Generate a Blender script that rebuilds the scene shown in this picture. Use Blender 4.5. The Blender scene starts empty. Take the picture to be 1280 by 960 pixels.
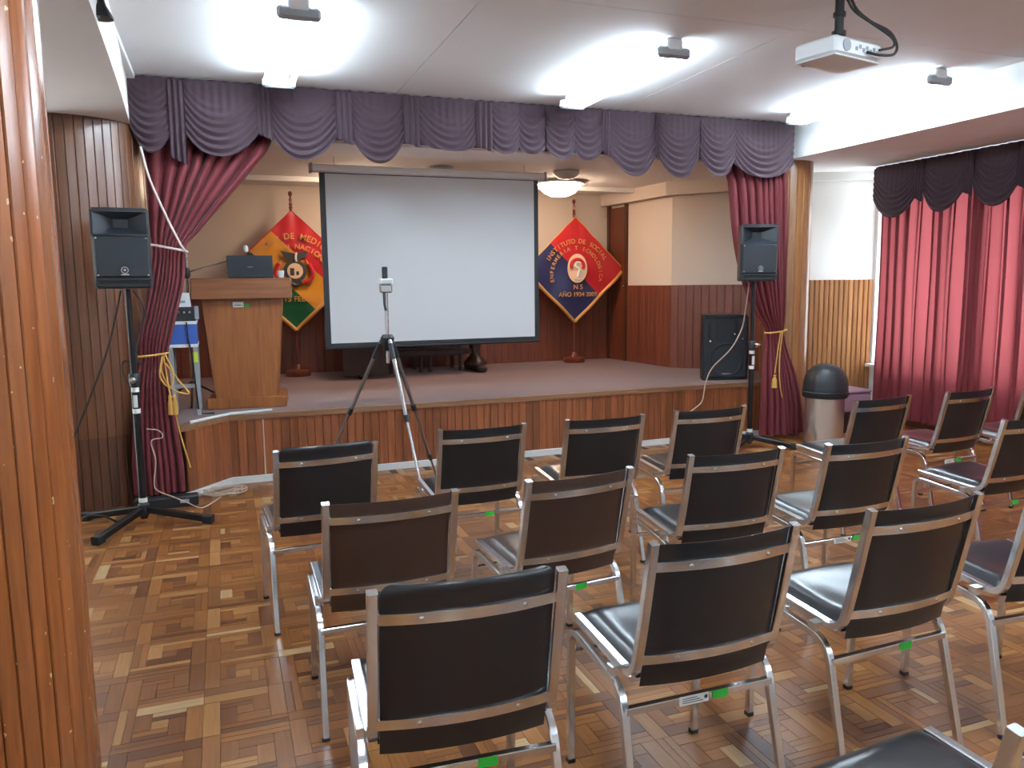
import bpy, math, random
from mathutils import Vector, Matrix
rnd = random.Random(7)
PI = math.pi
scene = bpy.context.scene
COL = scene.collection

# ------------------------------------------------------------------ camera
yaw, pitch, roll = 0.3526, 0.1275, 0.0114
fwd = Vector((math.sin(yaw)*math.cos(pitch), math.cos(yaw)*math.cos(pitch), -math.sin(pitch)))
right = Vector((math.cos(yaw), -math.sin(yaw), 0))
down = fwd.cross(right)
r2 = right*math.cos(roll) + down*math.sin(roll)
d2 = down*math.cos(roll) - right*math.sin(roll)
cam_data = bpy.data.cameras.new('camera')
cam_data.sensor_width = 36
cam_data.lens = 979.33*36/1280
cam_data.clip_start = 0.05
cam = bpy.data.objects.new('camera', cam_data)
COL.objects.link(cam)
m = Matrix((r2, -d2, -fwd)).transposed().to_4x4()
m.translation = (0, 0, 1.55)
cam.matrix_world = m
scene.camera = cam

# ------------------------------------------------------------------ world, window daylight, exposure
world = bpy.data.worlds.new('overcast_sky')
scene.world = world
world.use_nodes = True
wn = world.node_tree.nodes
bg = wn['Background']
bg.inputs[0].default_value = (0.86, 0.93, 1.0, 1)
bg.inputs[1].default_value = 7.5
portal_data = bpy.data.lights.new('window_portal', 'AREA')
portal_data.shape = 'RECTANGLE'
portal_data.size = 2.1
portal_data.size_y = 7.0
portal_data.cycles.is_portal = True
portal = bpy.data.objects.new('window_portal', portal_data)
COL.objects.link(portal)
portal.location = (6.95, 3.52, 1.65)
portal.rotation_euler = (0, PI/2, 0)
TUBE_STRENGTH = 52.0
STAGE_LAMP_STRENGTH = 26.0
scene.view_settings.view_transform = 'Standard'
scene.view_settings.look = 'None'
scene.view_settings.gamma = 1
scene.view_settings.use_curve_mapping = False
scene.view_settings.exposure = 0.74

# ------------------------------------------------------------------ materials
def lin(v):
    v /= 255
    return v/12.92 if v <= 0.04045 else ((v+0.055)/1.055)**2.4
def rgb(r, g, b): return (lin(r), lin(g), lin(b), 1)

def new_mat(name):
    mt = bpy.data.materials.new(name); mt.use_nodes = True
    nt = mt.node_tree
    return mt, nt, nt.nodes['Principled BSDF']

def plain(name, col, rough=0.5, metal=0.0, bump=0.0, bscale=60, emit=None, strength=0, sheen=0, coat=0, vary=0.0):
    mt, nt, p = new_mat(name)
    p.inputs['Base Color'].default_value = col
    p.inputs['Roughness'].default_value = rough
    p.inputs['Metallic'].default_value = metal
    if sheen:
        p.inputs['Sheen Weight'].default_value = sheen
        p.inputs['Sheen Roughness'].default_value = 0.4
    if coat:
        p.inputs['Coat Weight'].default_value = coat
        p.inputs['Coat Roughness'].default_value = 0.15
    if emit:
        p.inputs['Emission Color'].default_value = emit
        p.inputs['Emission Strength'].default_value = strength
    tc = nt.nodes.new('ShaderNodeTexCoord')
    if bump or vary:
        nz = nt.nodes.new('ShaderNodeTexNoise'); nz.inputs['Scale'].default_value = bscale
        nz.inputs['Detail'].default_value = 3
        nt.links.new(tc.outputs['Object'], nz.inputs['Vector'])
        if bump:
            b = nt.nodes.new('ShaderNodeBump'); b.inputs['Strength'].default_value = bump
            b.inputs['Distance'].default_value = 0.003
            nt.links.new(nz.outputs['Fac'], b.inputs['Height']); nt.links.new(b.outputs[0], p.inputs['Normal'])
        if vary:
            nz2 = nt.nodes.new('ShaderNodeTexNoise'); nz2.inputs['Scale'].default_value = 1.7
            nt.links.new(tc.outputs['Object'], nz2.inputs['Vector'])
            mr = nt.nodes.new('ShaderNodeMapRange'); mr.inputs['To Min'].default_value = 1-vary; mr.inputs['To Max'].default_value = 1+vary
            nt.links.new(nz2.outputs['Fac'], mr.inputs['Value'])
            hs = nt.nodes.new('ShaderNodeHueSaturation'); hs.inputs['Color'].default_value = col
            nt.links.new(mr.outputs[0], hs.inputs['Value']); nt.links.new(hs.outputs[0], p.inputs['Base Color'])
    return mt

def wood(name, dark, light, rough=0.32, axis='Z', spread=0.35, coat=0.25, scratches=False):
    """varnished wood: grain stretched along one axis, each board with its own tone"""
    mt, nt, p = new_mat(name)
    L = nt.links.new
    tc = nt.nodes.new('ShaderNodeTexCoord'); oi = nt.nodes.new('ShaderNodeObjectInfo')
    off = nt.nodes.new('ShaderNodeVectorMath'); off.operation = 'ADD'
    mul = nt.nodes.new('ShaderNodeMath'); mul.operation = 'MULTIPLY'; mul.inputs[1].default_value = 37.0
    L(oi.outputs['Random'], mul.inputs[0])
    cmb = nt.nodes.new('ShaderNodeCombineXYZ'); L(mul.outputs[0], cmb.inputs[0]); L(mul.outputs[0], cmb.inputs[1]); L(mul.outputs[0], cmb.inputs[2])
    L(tc.outputs['Object'], off.inputs[0]); L(cmb.outputs[0], off.inputs[1])
    mp = nt.nodes.new('ShaderNodeMapping')
    sc = {'Z': (38, 38, 2.2), 'X': (2.2, 38, 38), 'Y': (38, 2.2, 38)}[axis]
    mp.inputs['Scale'].default_value = sc
    L(off.outputs[0], mp.inputs['Vector'])
    nz = nt.nodes.new('ShaderNodeTexNoise'); nz.inputs['Scale'].default_value = 1.0; nz.inputs['Detail'].default_value = 5; nz.inputs['Roughness'].default_value = 0.6
    L(mp.outputs[0], nz.inputs['Vector'])
    cr = nt.nodes.new('ShaderNodeValToRGB')
    cr.color_ramp.elements[0].position = 0.32; cr.color_ramp.elements[0].color = dark
    cr.color_ramp.elements[1].position = 0.72; cr.color_ramp.elements[1].color = light
    L(nz.outputs['Fac'], cr.inputs[0])
    hs = nt.nodes.new('ShaderNodeHueSaturation')
    mr = nt.nodes.new('ShaderNodeMapRange'); mr.inputs['To Min'].default_value = 1-spread; mr.inputs['To Max'].default_value = 1+spread
    L(oi.outputs['Random'], mr.inputs['Value']); L(mr.outputs[0], hs.inputs['Value'])
    L(cr.outputs[0], hs.inputs['Color'])
    last = hs.outputs[0]
    if scratches:
        mp2 = nt.nodes.new('ShaderNodeMapping'); mp2.inputs['Scale'].default_value = (34, 34, 22)
        L(off.outputs[0], mp2.inputs['Vector'])
        n2 = nt.nodes.new('ShaderNodeTexNoise'); n2.inputs['Scale'].default_value = 1.3; n2.inputs['Detail'].default_value = 2
        L(mp2.outputs[0], n2.inputs['Vector'])
        c2 = nt.nodes.new('ShaderNodeValToRGB'); c2.color_ramp.elements[0].position = 0.725; c2.color_ramp.elements[1].position = 0.74
        L(n2.outputs['Fac'], c2.inputs[0])
        mx = nt.nodes.new('ShaderNodeMixRGB'); mx.inputs[2].default_value = rgb(196, 158, 112)
        L(c2.outputs[0], mx.inputs[0]); L(last, mx.inputs[1]); last = mx.outputs[0]
    L(last, p.inputs['Base Color'])
    p.inputs['Roughness'].default_value = rough
    p.inputs['Coat Weight'].default_value = coat; p.inputs['Coat Roughness'].default_value = 0.22
    return mt

def parquet_mat():
    mt, nt, p = new_mat('parquet_wood')
    L = nt.links.new
    oi = nt.nodes.new('ShaderNodeObjectInfo'); at = nt.nodes.new('ShaderNodeAttribute'); at.attribute_name = 'tone'
    ad = nt.nodes.new('ShaderNodeMath'); ad.operation = 'ADD'; L(oi.outputs['Random'], ad.inputs[0]); L(at.outputs['Fac'], ad.inputs[1])
    fr = nt.nodes.new('ShaderNodeMath'); fr.operation = 'FRACT'; L(ad.outputs[0], fr.inputs[0])
    cr = nt.nodes.new('ShaderNodeValToRGB'); cr.color_ramp.interpolation = 'CONSTANT'
    cols = [(0.0, (106, 62, 36)), (0.09, (134, 84, 46)), (0.28, (150, 97, 54)), (0.46, (142, 88, 47)), (0.62, (160, 106, 60)), (0.76, (122, 74, 42)), (0.86, (176, 126, 78)), (0.95, (196, 160, 116))]
    els = cr.color_ramp.elements
    els[0].position = 0; els[0].color = rgb(*cols[0][1])
    els[1].position = cols[1][0]; els[1].color = rgb(*cols[1][1])
    for pos, c in cols[2:]:
        e = els.new(pos); e.color = rgb(*c)
    L(fr.outputs[0], cr.inputs[0])
    uv = nt.nodes.new('ShaderNodeUVMap'); mp = nt.nodes.new('ShaderNodeMapping'); mp.inputs['Scale'].default_value = (5, 90, 1)
    sh = nt.nodes.new('ShaderNodeVectorMath'); sh.operation = 'SCALE'
    cb = nt.nodes.new('ShaderNodeCombineXYZ'); L(fr.outputs[0], cb.inputs[0]); L(fr.outputs[0], cb.inputs[1])
    L(cb.outputs[0], sh.inputs[0]); sh.inputs['Scale'].default_value = 11
    a2 = nt.nodes.new('ShaderNodeVectorMath'); L(uv.outputs[0], a2.inputs[0]); L(sh.outputs[0], a2.inputs[1])
    L(a2.outputs[0], mp.inputs['Vector'])
    nz = nt.nodes.new('ShaderNodeTexNoise'); nz.inputs['Scale'].default_value = 1; nz.inputs['Detail'].default_value = 4
    L(mp.outputs[0], nz.inputs['Vector'])
    mr = nt.nodes.new('ShaderNodeMapRange'); mr.inputs['To Min'].default_value = 0.42; mr.inputs['To Max'].default_value = 0.96
    L(nz.outputs['Fac'], mr.inputs['Value'])
    hs = nt.nodes.new('ShaderNodeHueSaturation'); L(cr.outputs[0], hs.inputs['Color']); L(mr.outputs[0], hs.inputs['Value'])
    hs.inputs['Saturation'].default_value = 1.04
    L(hs.outputs[0], p.inputs['Base Color'])
    tc = nt.nodes.new('ShaderNodeNewGeometry')
    n2 = nt.nodes.new('ShaderNodeTexNoise'); n2.inputs['Scale'].default_value = 3.0; n2.inputs['Detail'].default_value = 5
    L(tc.outputs['Position'], n2.inputs['Vector'])
    m2 = nt.nodes.new('ShaderNodeMapRange'); m2.inputs['To Min'].default_value = 0.22; m2.inputs['To Max'].default_value = 0.5
    L(n2.outputs['Fac'], m2.inputs['Value']); L(m2.outputs[0], p.inputs['Roughness'])
    p.inputs['Specular IOR Level'].default_value = 0.5
    return mt

def cloth_mat(name, col, sheen=0.4, translucent=0.0, rough=0.75):
    mt, nt, p = new_mat(name)
    L = nt.links.new
    p.inputs['Base Color'].default_value = col
    p.inputs['Roughness'].default_value = rough
    p.inputs['Sheen Weight'].default_value = sheen
    p.inputs['Sheen Roughness'].default_value = 0.35
    tc = nt.nodes.new('ShaderNodeTexCoord')
    wv = nt.nodes.new('ShaderNodeTexNoise'); wv.inputs['Scale'].default_value = 350
    L(tc.outputs['Object'], wv.inputs['Vector'])
    b = nt.nodes.new('ShaderNodeBump'); b.inputs['Strength'].default_value = 0.25; b.inputs['Distance'].default_value = 0.001
    L(wv.outputs['Fac'], b.inputs['Height']); L(b.outputs[0], p.inputs['Normal'])
    if translucent:
        tr = nt.nodes.new('ShaderNodeBsdfTranslucent')
        tr.inputs['Color'].default_value = rgb(168, 84, 86)
        mx = nt.nodes.new('ShaderNodeMixShader'); mx.inputs[0].default_value = translucent
        L(p.outputs[0], mx.inputs[1]); L(tr.outputs[0], mx.inputs[2])
        L(mx.outputs[0], nt.nodes['Material Output'].inputs['Surface'])
    return mt

def glass_mat():
    mt, nt, p = new_mat('window_glass')
    t = nt.nodes.new('ShaderNodeBsdfTransparent'); t.inputs[0].default_value = (0.95, 0.97, 0.97, 1)
    g = nt.nodes.new('ShaderNodeBsdfGlossy'); g.inputs['Roughness'].default_value = 0.02
    mx = nt.nodes.new('ShaderNodeMixShader'); mx.inputs[0].default_value = 0.06
    nt.links.new(t.outputs[0], mx.inputs[1]); nt.links.new(g.outputs[0], mx.inputs[2])
    nt.links.new(mx.outputs[0], nt.nodes['Material Output'].inputs['Surface'])
    return mt

M = {}
M['wall'] = plain('cream_wall_paint', rgb(212, 200, 188), 0.8, bump=0.1, bscale=90, vary=0.04)
M['white_wall'] = plain('white_wall_paint', rgb(222, 220, 216), 0.7, bump=0.08, bscale=90, vary=0.03)
M['ceiling'] = plain('ceiling_paint', rgb(232, 232, 232), 0.85, bump=0.08, bscale=70, vary=0.04)
M['soffit'] = plain('soffit_paint', rgb(214, 208, 202), 0.85, bump=0.08, bscale=70, vary=0.04)
M['column'] = wood('column_wood', rgb(122, 66, 30), rgb(150, 86, 42), 0.26, spread=0.12, scratches=True, coat=0.5)
M['panel'] = wood('panel_wood', rgb(82, 48, 28), rgb(114, 70, 42), 0.35, spread=0.18, coat=0.3)
M['panel_dark'] = wood('dark_panel_wood', rgb(66, 38, 24), rgb(92, 54, 34), 0.35, spread=0.15)
M['stage'] = wood('stage_board_wood', rgb(104, 56, 30), rgb(140, 80, 46), 0.36, spread=0.28, coat=0.2)
M['dado'] = wood('dado_board_wood', rgb(104, 54, 38), rgb(128, 70, 48), 0.4, spread=0.1, coat=0.2)
M['slat'] = wood('slat_wood', rgb(134, 88, 52), rgb(168, 116, 72), 0.32, spread=0.14, coat=0.3)
M['nosing'] = wood('nosing_wood', rgb(110, 76, 52), rgb(142, 102, 72), 0.4, axis='X', spread=0.05)
M['lectern'] = wood('lectern_wood', rgb(128, 72, 36), rgb(160, 98, 52), 0.38, spread=0.03, coat=0.2)
M['lectern_top'] = wood('lectern_top_wood', rgb(116, 68, 40), rgb(146, 92, 56), 0.38, axis='X', spread=0.03)
M['dark_wood'] = wood('dark_table_wood', rgb(40, 24, 18), rgb(62, 36, 26), 0.4, spread=0.1)
M['door'] = wood('door_wood', rgb(96, 48, 30), rgb(118, 62, 40), 0.35, spread=0.03)
M['parquet'] = parquet_mat()
M['grout'] = plain('floor_joint', rgb(58, 36, 22), 0.8, bump=0.2)
M['carpet'] = plain('stage_carpet', rgb(112, 84, 80), 0.95, bump=0.5, bscale=400, sheen=0.2, vary=0.06)
M['duct'] = plain('white_cable_duct', rgb(206, 208, 206), 0.45, bump=0.03, vary=0.05)
M['curtain'] = cloth_mat('wine_curtain_cloth', rgb(100, 27, 34), 0.12)
M['window_curtain'] = cloth_mat('red_window_curtain_cloth', rgb(116, 34, 42), 0.1, translucent=0.26)
M['valance'] = cloth_mat('plum_valance_cloth', rgb(60, 40, 50), 0.35)
M['chrome'] = plain('chrome', (0.76, 0.80, 0.84, 1), 0.2, 1.0, bump=0.05, bscale=25)
M['vinyl'] = plain('black_vinyl', rgb(29, 28, 31), 0.29, bump=0.18, bscale=45, coat=0.15)
M['vinyl_brown'] = plain('brown_vinyl', rgb(62, 42, 33), 0.34, bump=0.18, bscale=45, coat=0.1)
M['rubber'] = plain('black_rubber', rgb(22, 22, 22), 0.7, bump=0.1)
M['black'] = plain('black_plastic', rgb(30, 33, 37), 0.45, bump=0.12, bscale=300)
M['horn'] = plain('satin_black_horn', rgb(44, 49, 55), 0.3, bump=0.03)
M['grille'] = plain('black_grille', rgb(40, 44, 50), 0.5, metal=0.2, bump=0.6, bscale=900)
M['black_metal'] = plain('black_painted_metal', rgb(24, 24, 26), 0.35, metal=0.3, bump=0.04)
M['silver'] = plain('silver_metal', (0.6, 0.61, 0.62, 1), 0.25, 1.0, bump=0.03)
M['grey_metal'] = plain('grey_tripod_metal', rgb(112, 106, 104), 0.4, 0.6, bump=0.03)
M['steel'] = plain('brushed_steel', (0.86, 0.87, 0.86, 1), 0.27, 0.92, bump=0.05, bscale=120)
M['white_plastic'] = plain('white_plastic', rgb(226, 228, 230), 0.4, bump=0.02)
M['grey_plastic'] = plain('grey_plastic', rgb(150, 154, 158), 0.45, bump=0.02)
M['screen'] = plain('matte_screen_fabric', rgb(206, 206, 208), 0.9, bump=0.05, bscale=500)
M['tube'] = plain('fluorescent_tube', (1, 1, 1, 1), 0.5, emit=(0.72, 0.88, 1.0, 1), strength=TUBE_STRENGTH, bump=0.001)
M['warm_glass'] = plain('warm_lamp_glass', (1, 0.9, 0.75, 1), 0.4, emit=(1.0, 0.72, 0.50, 1), strength=STAGE_LAMP_STRENGTH, bump=0.001)
M['dome'] = plain('frosted_dome_glass', rgb(196, 200, 196), 0.3, bump=0.02)
M['glass'] = glass_mat()
M['alu'] = plain('window_aluminium', rgb(170, 170, 168), 0.4, 0.7, bump=0.02)
M['blue'] = plain('blue_case_panel', rgb(58, 92, 168), 0.4, bump=0.04)
M['lilac'] = plain('lilac_plastic', rgb(140, 108, 124), 0.5, bump=0.05)
M['laptop'] = plain('laptop_lid', rgb(66, 72, 80), 0.35, 0.4, bump=0.02)
M['green_sticker'] = plain('green_sticker', rgb(40, 168, 52), 0.5, bump=0.02)
M['paper'] = plain('white_label_paper', rgb(222, 224, 220), 0.6, bump=0.02)
M['ink'] = plain('dark_print', rgb(60, 64, 70), 0.6, bump=0.02)
M['yellow'] = plain('yellow_sticker', rgb(196, 210, 60), 0.5, bump=0.02)
M['rope'] = plain('gold_rope', rgb(196, 150, 72), 0.7, bump=0.6, bscale=200)
M['white_rope'] = plain('white_cord', rgb(214, 200, 192), 0.7, bump=0.3, bscale=200)
M['cable_white'] = plain('pale_cable', rgb(190, 168, 150), 0.6, bump=0.05)
M['cable_black'] = plain('black_cable', rgb(26, 24, 24), 0.6, bump=0.05)
M['flag_red'] = plain('red_satin', rgb(190, 38, 48), 0.35, sheen=0.3, bump=0.05)
M['flag_navy'] = plain('navy_satin', rgb(44, 50, 96), 0.35, sheen=0.3, bump=0.05)
M['flag_yellow'] = plain('yellow_satin', rgb(214, 150, 48), 0.35, sheen=0.3, bump=0.05)
M['flag_green'] = plain('green_satin', rgb(22, 92, 56), 0.35, sheen=0.3, bump=0.05)
M['gold'] = plain('gold_embroidery', rgb(212, 158, 92), 0.45, 0.2, bump=0.4, bscale=300)
M['cream'] = plain('cream_embroidery', rgb(232, 200, 172), 0.6, bump=0.2, bscale=300)
M['flagpole'] = wood('flagpole_wood', rgb(92, 44, 32), rgb(124, 62, 44), 0.3, spread=0.05, coat=0.4)

# ------------------------------------------------------------------ mesh helpers
class MB:
    def __init__(s): s.v = []; s.f = []; s.mi = []; s.cur = 0
    def add(s, vs, fs):
        o = len(s.v); s.v += [tuple(v) for v in vs]
        for f in fs: s.f.append(tuple(i+o for i in f)); s.mi.append(s.cur)
        return s
    def box(s, a, b, bev=0.0, rot=None, about=None):
        x0, y0, z0 = a; x1, y1, z1 = b
        if bev <= 0:
            vs = [(x0,y0,z0),(x1,y0,z0),(x1,y1,z0),(x0,y1,z0),(x0,y0,z1),(x1,y0,z1),(x1,y1,z1),(x0,y1,z1)]
            fs = [(0,3,2,1),(4,5,6,7),(0,1,5,4),(1,2,6,5),(2,3,7,6),(3,0,4,7)]
        else:
            vs = []; rings = []
            for z, k in ((z0, bev), (z0+bev, 0), (z1-bev, 0), (z1, bev)):
                rings.append(len(vs))
                X0, X1, Y0, Y1 = x0+k, x1-k, y0+k, y1-k
                e = bev
                vs += [(X0+e,Y0,z),(X1-e,Y0,z),(X1,Y0+e,z),(X1,Y1-e,z),(X1-e,Y1,z),(X0+e,Y1,z),(X0,Y1-e,z),(X0,Y0+e,z)]
            fs = [tuple(range(7, -1, -1)), tuple(range(24, 32))]
            for r in range(3):
                for i in range(8):
                    j = (i+1) % 8
                    fs.append((r*8+i, r*8+j, r*8+8+j, r*8+8+i))
        if rot is not None:
            c = Vector(about) if about else Vector(((x0+x1)/2, (y0+y1)/2, (z0+z1)/2))
            vs = [tuple(rot @ (Vector(v)-c) + c) for v in vs]
        return s.add(vs, fs)
    def tube(s, path, r, n=10, square=False, caps=True, closed=False, up=None):
        P = [Vector(p) for p in path]; N = len(P)
        if square:
            w = r; b = r*0.22
            sec = [(w-b,-w),(w,-w+b),(w,w-b),(w-b,w),(-w+b,w),(-w,w-b),(-w,-w+b),(-w+b,-w)]
        else:
            sec = [(r*math.cos(2*PI*i/n), r*math.sin(2*PI*i/n)) for i in range(n)]
        k = len(sec); vs = []
        prev = None
        for i in range(N):
            if closed: t = (P[(i+1) % N]-P[i-1]).normalized()
            elif i == 0: t = (P[1]-P[0]).normalized()
            elif i == N-1: t = (P[-1]-P[-2]).normalized()
            else: t = ((P[i+1]-P[i]).normalized()+(P[i]-P[i-1]).normalized()).normalized()
            if prev is None:
                ref = Vector(up) if up else (Vector((1,0,0)) if abs(t.x) < 0.9 else Vector((0,1,0)))
                a = (ref - t*ref.dot(t)).normalized()
            else:
                a = (prev - t*prev.dot(t)).normalized()
            prev = a; b = t.cross(a)
            sc = 1.0
            if not closed and 0 < i < N-1:
                ca = max(0.3, (P[i+1]-P[i]).normalized().dot(t)); sc = min(1.2, 1/ca) if square else 1
            for (u, v) in sec: vs.append(P[i]+a*u*1.0+b*v*(sc if square else 1))
        fs = []
        R = N if closed else N-1
        for i in range(R):
            for j in range(k):
                q = (j+1) % k; i2 = (i+1) % N
                fs.append((i*k+j, i*k+q, i2*k+q, i2*k+j))
        if caps and not closed:
            fs.append(tuple(range(k-1, -1, -1))); fs.append(tuple((N-1)*k+j for j in range(k)))
        return s.add(vs, fs)
    def lathe(s, prof, c=(0,0,0), n=24, axis='Z', capped=True):
        vs = []; cx, cy, cz = c
        for (r, h) in prof:
            for i in range(n):
                a = 2*PI*i/n; u, v = r*math.cos(a), r*math.sin(a)
                vs.append({'Z': (cx+u, cy+v, cz+h), 'Y': (cx+u, cy+h, cz+v), 'X': (cx+h, cy+u, cz+v)}[axis])
        fs = []
        for i in range(len(prof)-1):
            for j in range(n):
                q = (j+1) % n
                f = (i*n+j, i*n+q, i*n+n+q, i*n+n+j)
                fs.append(f if axis != 'Y' else f[::-1])
        if capped:
            b0 = tuple(range(n-1, -1, -1)); b1 = tuple((len(prof)-1)*n+j for j in range(n))
            fs += [b0, b1] if axis != 'Y' else [b0[::-1], b1[::-1]]
        return s.add(vs, fs)
    def grid(s, fn, nu, nv, mat=None):
        vs = [fn(i/nu, j/nv) for j in range(nv+1) for i in range(nu+1)]
        o = len(s.v); s.v += [tuple(v) for v in vs]
        for j in range(nv):
            for i in range(nu):
                a = j*(nu+1)+i
                s.f.append((o+a, o+a+1, o+a+nu+2, o+a+nu+1))
                s.mi.append(mat((i+.5)/nu, (j+.5)/nv) if mat else s.cur)
        return s
    def prism(s, poly, z0, z1):
        n = len(poly)
        vs = [(x, y, z0) for x, y in poly]+[(x, y, z1) for x, y in poly]
        fs = [tuple(range(n-1, -1, -1)), tuple(range(n, 2*n))]+[(i, (i+1) % n, n+(i+1) % n, n+i) for i in range(n)]
        return s.add(vs, fs)
    def prism_y(s, poly, y0, y1):
        """poly in (x, z), extruded in y"""
        n = len(poly)
        vs = [(x, y0, z) for x, z in poly]+[(x, y1, z) for x, z in poly]
        fs = [tuple(range(n)), tuple(range(2*n-1, n-1, -1))]+[(i, n+i, n+(i+1) % n, (i+1) % n) for i in range(n)]
        return s.add(vs, fs)
    def xform(s, mtx):
        s.v = [tuple(mtx @ Vector(v)) for v in s.v]; return s
    def mesh(s, name, mats):
        me = bpy.data.meshes.new(name)
        me.from_pydata(s.v, [], s.f)
        for mm in (mats if isinstance(mats, (list, tuple)) else [mats]): me.materials.append(mm)
        me.polygons.foreach_set('material_index', s.mi)
        me.polygons.foreach_set('use_smooth', [True]*len(s.f))
        me.update()
        me.set_sharp_from_angle(angle=0.6)
        return me
    def build(s, name, mats, parent=None, loc=None):
        return put(name, s.mesh(name, mats), parent, loc)

def put(name, me, parent=None, loc=None, rotz=0.0):
    o = bpy.data.objects.new(name, me); COL.objects.link(o)
    if parent: o.parent = parent
    if loc: o.location = loc
    if rotz: o.rotation_euler = (0, 0, rotz)
    return o
def tag(o, label, cat, group=None):
    o['label'] = label; o['category'] = cat
    if group: o['group'] = group
    return o
def thing(name, label, cat, loc=(0,0,0), rotz=0.0, group=None):
    o = bpy.data.objects.new(name, None); COL.objects.link(o)
    o.empty_display_size = 0.1
    o.location = loc; o.rotation_euler = (0, 0, rotz)
    return tag(o, label, cat, group)
def structure(o, label=None):
    o['kind'] = 'structure'
    if label: o['label'] = label
    return o
def copy_tree(o, parent=None):
    c = o.copy(); COL.objects.link(c); c.parent = parent
    for ch in o.children: copy_tree(ch, c)
    return c
def smooth_path(pts, n=6):
    """Catmull-Rom through the points"""
    P = [Vector(p) for p in pts]; P = [P[0]*2-P[1]]+P+[P[-1]*2-P[-2]]; out = []
    for i in range(1, len(P)-2):
        a, b, c, d = P[i-1:i+3]
        for k in range(n):
            t = k/n
            out.append(0.5*((2*b)+(c-a)*t+(2*a-5*b+4*c-d)*t*t+(3*b-a-3*c+d)*t**3))
    out.append(P[-2]); return out
def fillet(pts, rad, n=6):
    P = [Vector(p) for p in pts]; out = [P[0]]
    for i in range(1, len(P)-1):
        a = (P[i-1]-P[i]); b = (P[i+1]-P[i]); r = min(rad, a.length*.49, b.length*.49)
        p, q = P[i]+a.normalized()*r, P[i]+b.normalized()*r
        for k in range(n+1):
            t = k/n; out.append(p*(1-t)**2+P[i]*2*t*(1-t)+q*t*t)
    out.append(P[-1]); return out
def interp(tab, z):
    """monotone cubic interpolation of rows (z, ...) sorted by falling z"""
    n = len(tab)
    if z >= tab[0][0]: return tab[0][1:]
    if z <= tab[-1][0]: return tab[-1][1:]
    for i in range(n-1):
        if z >= tab[i+1][0]: break
    def slope(k, c):
        if k == 0 or k == n-1: return 0 if n < 2 else (tab[min(k+1, n-1)][c]-tab[max(k-1, 0)][c])/(tab[min(k+1, n-1)][0]-tab[max(k-1, 0)][0])
        a = (tab[k][c]-tab[k-1][c])/(tab[k][0]-tab[k-1][0]); b = (tab[k+1][c]-tab[k][c])/(tab[k+1][0]-tab[k][0])
        return 0 if a*b <= 0 else 2*a*b/(a+b)
    h = tab[i+1][0]-tab[i][0]; t = (z-tab[i][0])/h; out = []
    for c in range(1, len(tab[0])):
        p0, p1, m0, m1 = tab[i][c], tab[i+1][c], slope(i, c)*h, slope(i+1, c)*h
        out.append((2*t**3-3*t*t+1)*p0+(t**3-2*t*t+t)*m0+(-2*t**3+3*t*t)*p1+(t**3-t*t)*m1)
    return tuple(out)

# ================================================================== THE ROOM
CEIL = 3.03; SOF = 2.72; ST = 0.544; STC = 2.68
# ---- floor: a dark base with log-cabin parquet blocks let into it
floor = structure(MB().box((-1.9, -4.2, -0.08), (6.98, 9.6, -0.006)).build('floor', M['grout']), 'parquet floor of small log-cabin wood blocks')
U = 0.29/5
def block_pieces(ix, iy):
    """nine pieces of one 5 x 5 pinwheel block as (x0, y0, x1, y1) in units"""
    out = [(0,0,4,1),(4,0,5,4),(1,4,5,5),(0,1,1,5),(1,1,3,2),(3,1,4,3),(2,3,4,4),(1,2,2,4),(2,2,3,3)]
    if (ix+iy) % 2: out = [(5-c, b, 5-a, d) for a, b, c, d in out]
    if rnd.random() < 0.5: out = [(b, a, d, c) for a, b, c, d in out]
    return out
def visible_size(x, y):
    q = Vector((x, y, 0))-Vector((0, 0, 1.55))
    zc = q.dot(fwd)
    if zc < 0.3: return 0, 0, 0
    return 640+979.33*q.dot(r2)/zc, 480+979.33*q.dot(d2)/zc, zc
CHAIRS = [  # x, y, yaw in degrees, height factor, kind, label
 (0.405,3.493,4.8,.98,'rounded','black vinyl chair in the front row, at the end by the wooden lectern'),
 (1.196,3.679,.2,.98,'black','black vinyl chair in the front row, just behind the camera tripod'),
 (1.880,3.678,-1.0,.98,'black','black vinyl chair in the front row, third counting from the lectern end'),
 (2.549,3.698,-1.2,.98,'black','black vinyl chair in the front row, last one before the aisle gap'),
 (3.728,3.626,3.3,.98,'black','black vinyl chair in the front row, in front of the dome-topped bin'),
 (4.481,3.654,5.3,.98,'black','black vinyl chair in the front row, second counting from the window curtain'),
 (5.20,3.66,2.0,.98,'black','black vinyl chair in the front row, the one closest to the window curtain'),
 (0.504,2.557,.1,.98,'brown','brown vinyl chair at the end of the middle row'),
 (1.227,2.600,5.8,.98,'brown','brown vinyl chair between a brown and a black chair in the middle row'),
 (1.997,2.700,-2.2,.98,'black','black vinyl chair next to a brown chair in the middle row'),
 (2.661,2.663,.2,.98,'black','black vinyl chair in the middle row, two places past the brown chairs'),
 (3.881,2.802,3.9,.98,'black','black vinyl chair in the middle row, closest to the window curtain'),
 (0.492,1.624,-3.2,1.035,'rounded','black vinyl chair with round-cornered back, behind the brown end chair'),
 (1.221,1.687,-.2,1.035,'black','black vinyl chair with white label and green sticker on its rear bar, back row'),
 (1.953,1.716,2.1,1.035,'black','black vinyl chair in the back row, third counting from the round-cornered one'),
 (2.651,1.713,-4.1,1.035,'black','black vinyl chair in the back row, the one closest to the window curtain'),
 (1.335,0.813,5.0,1.0,'black','black vinyl chair standing alone behind the back row'),
]
pieces = []
x_start, y_start = -0.143-0.29*6, -4.2
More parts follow.
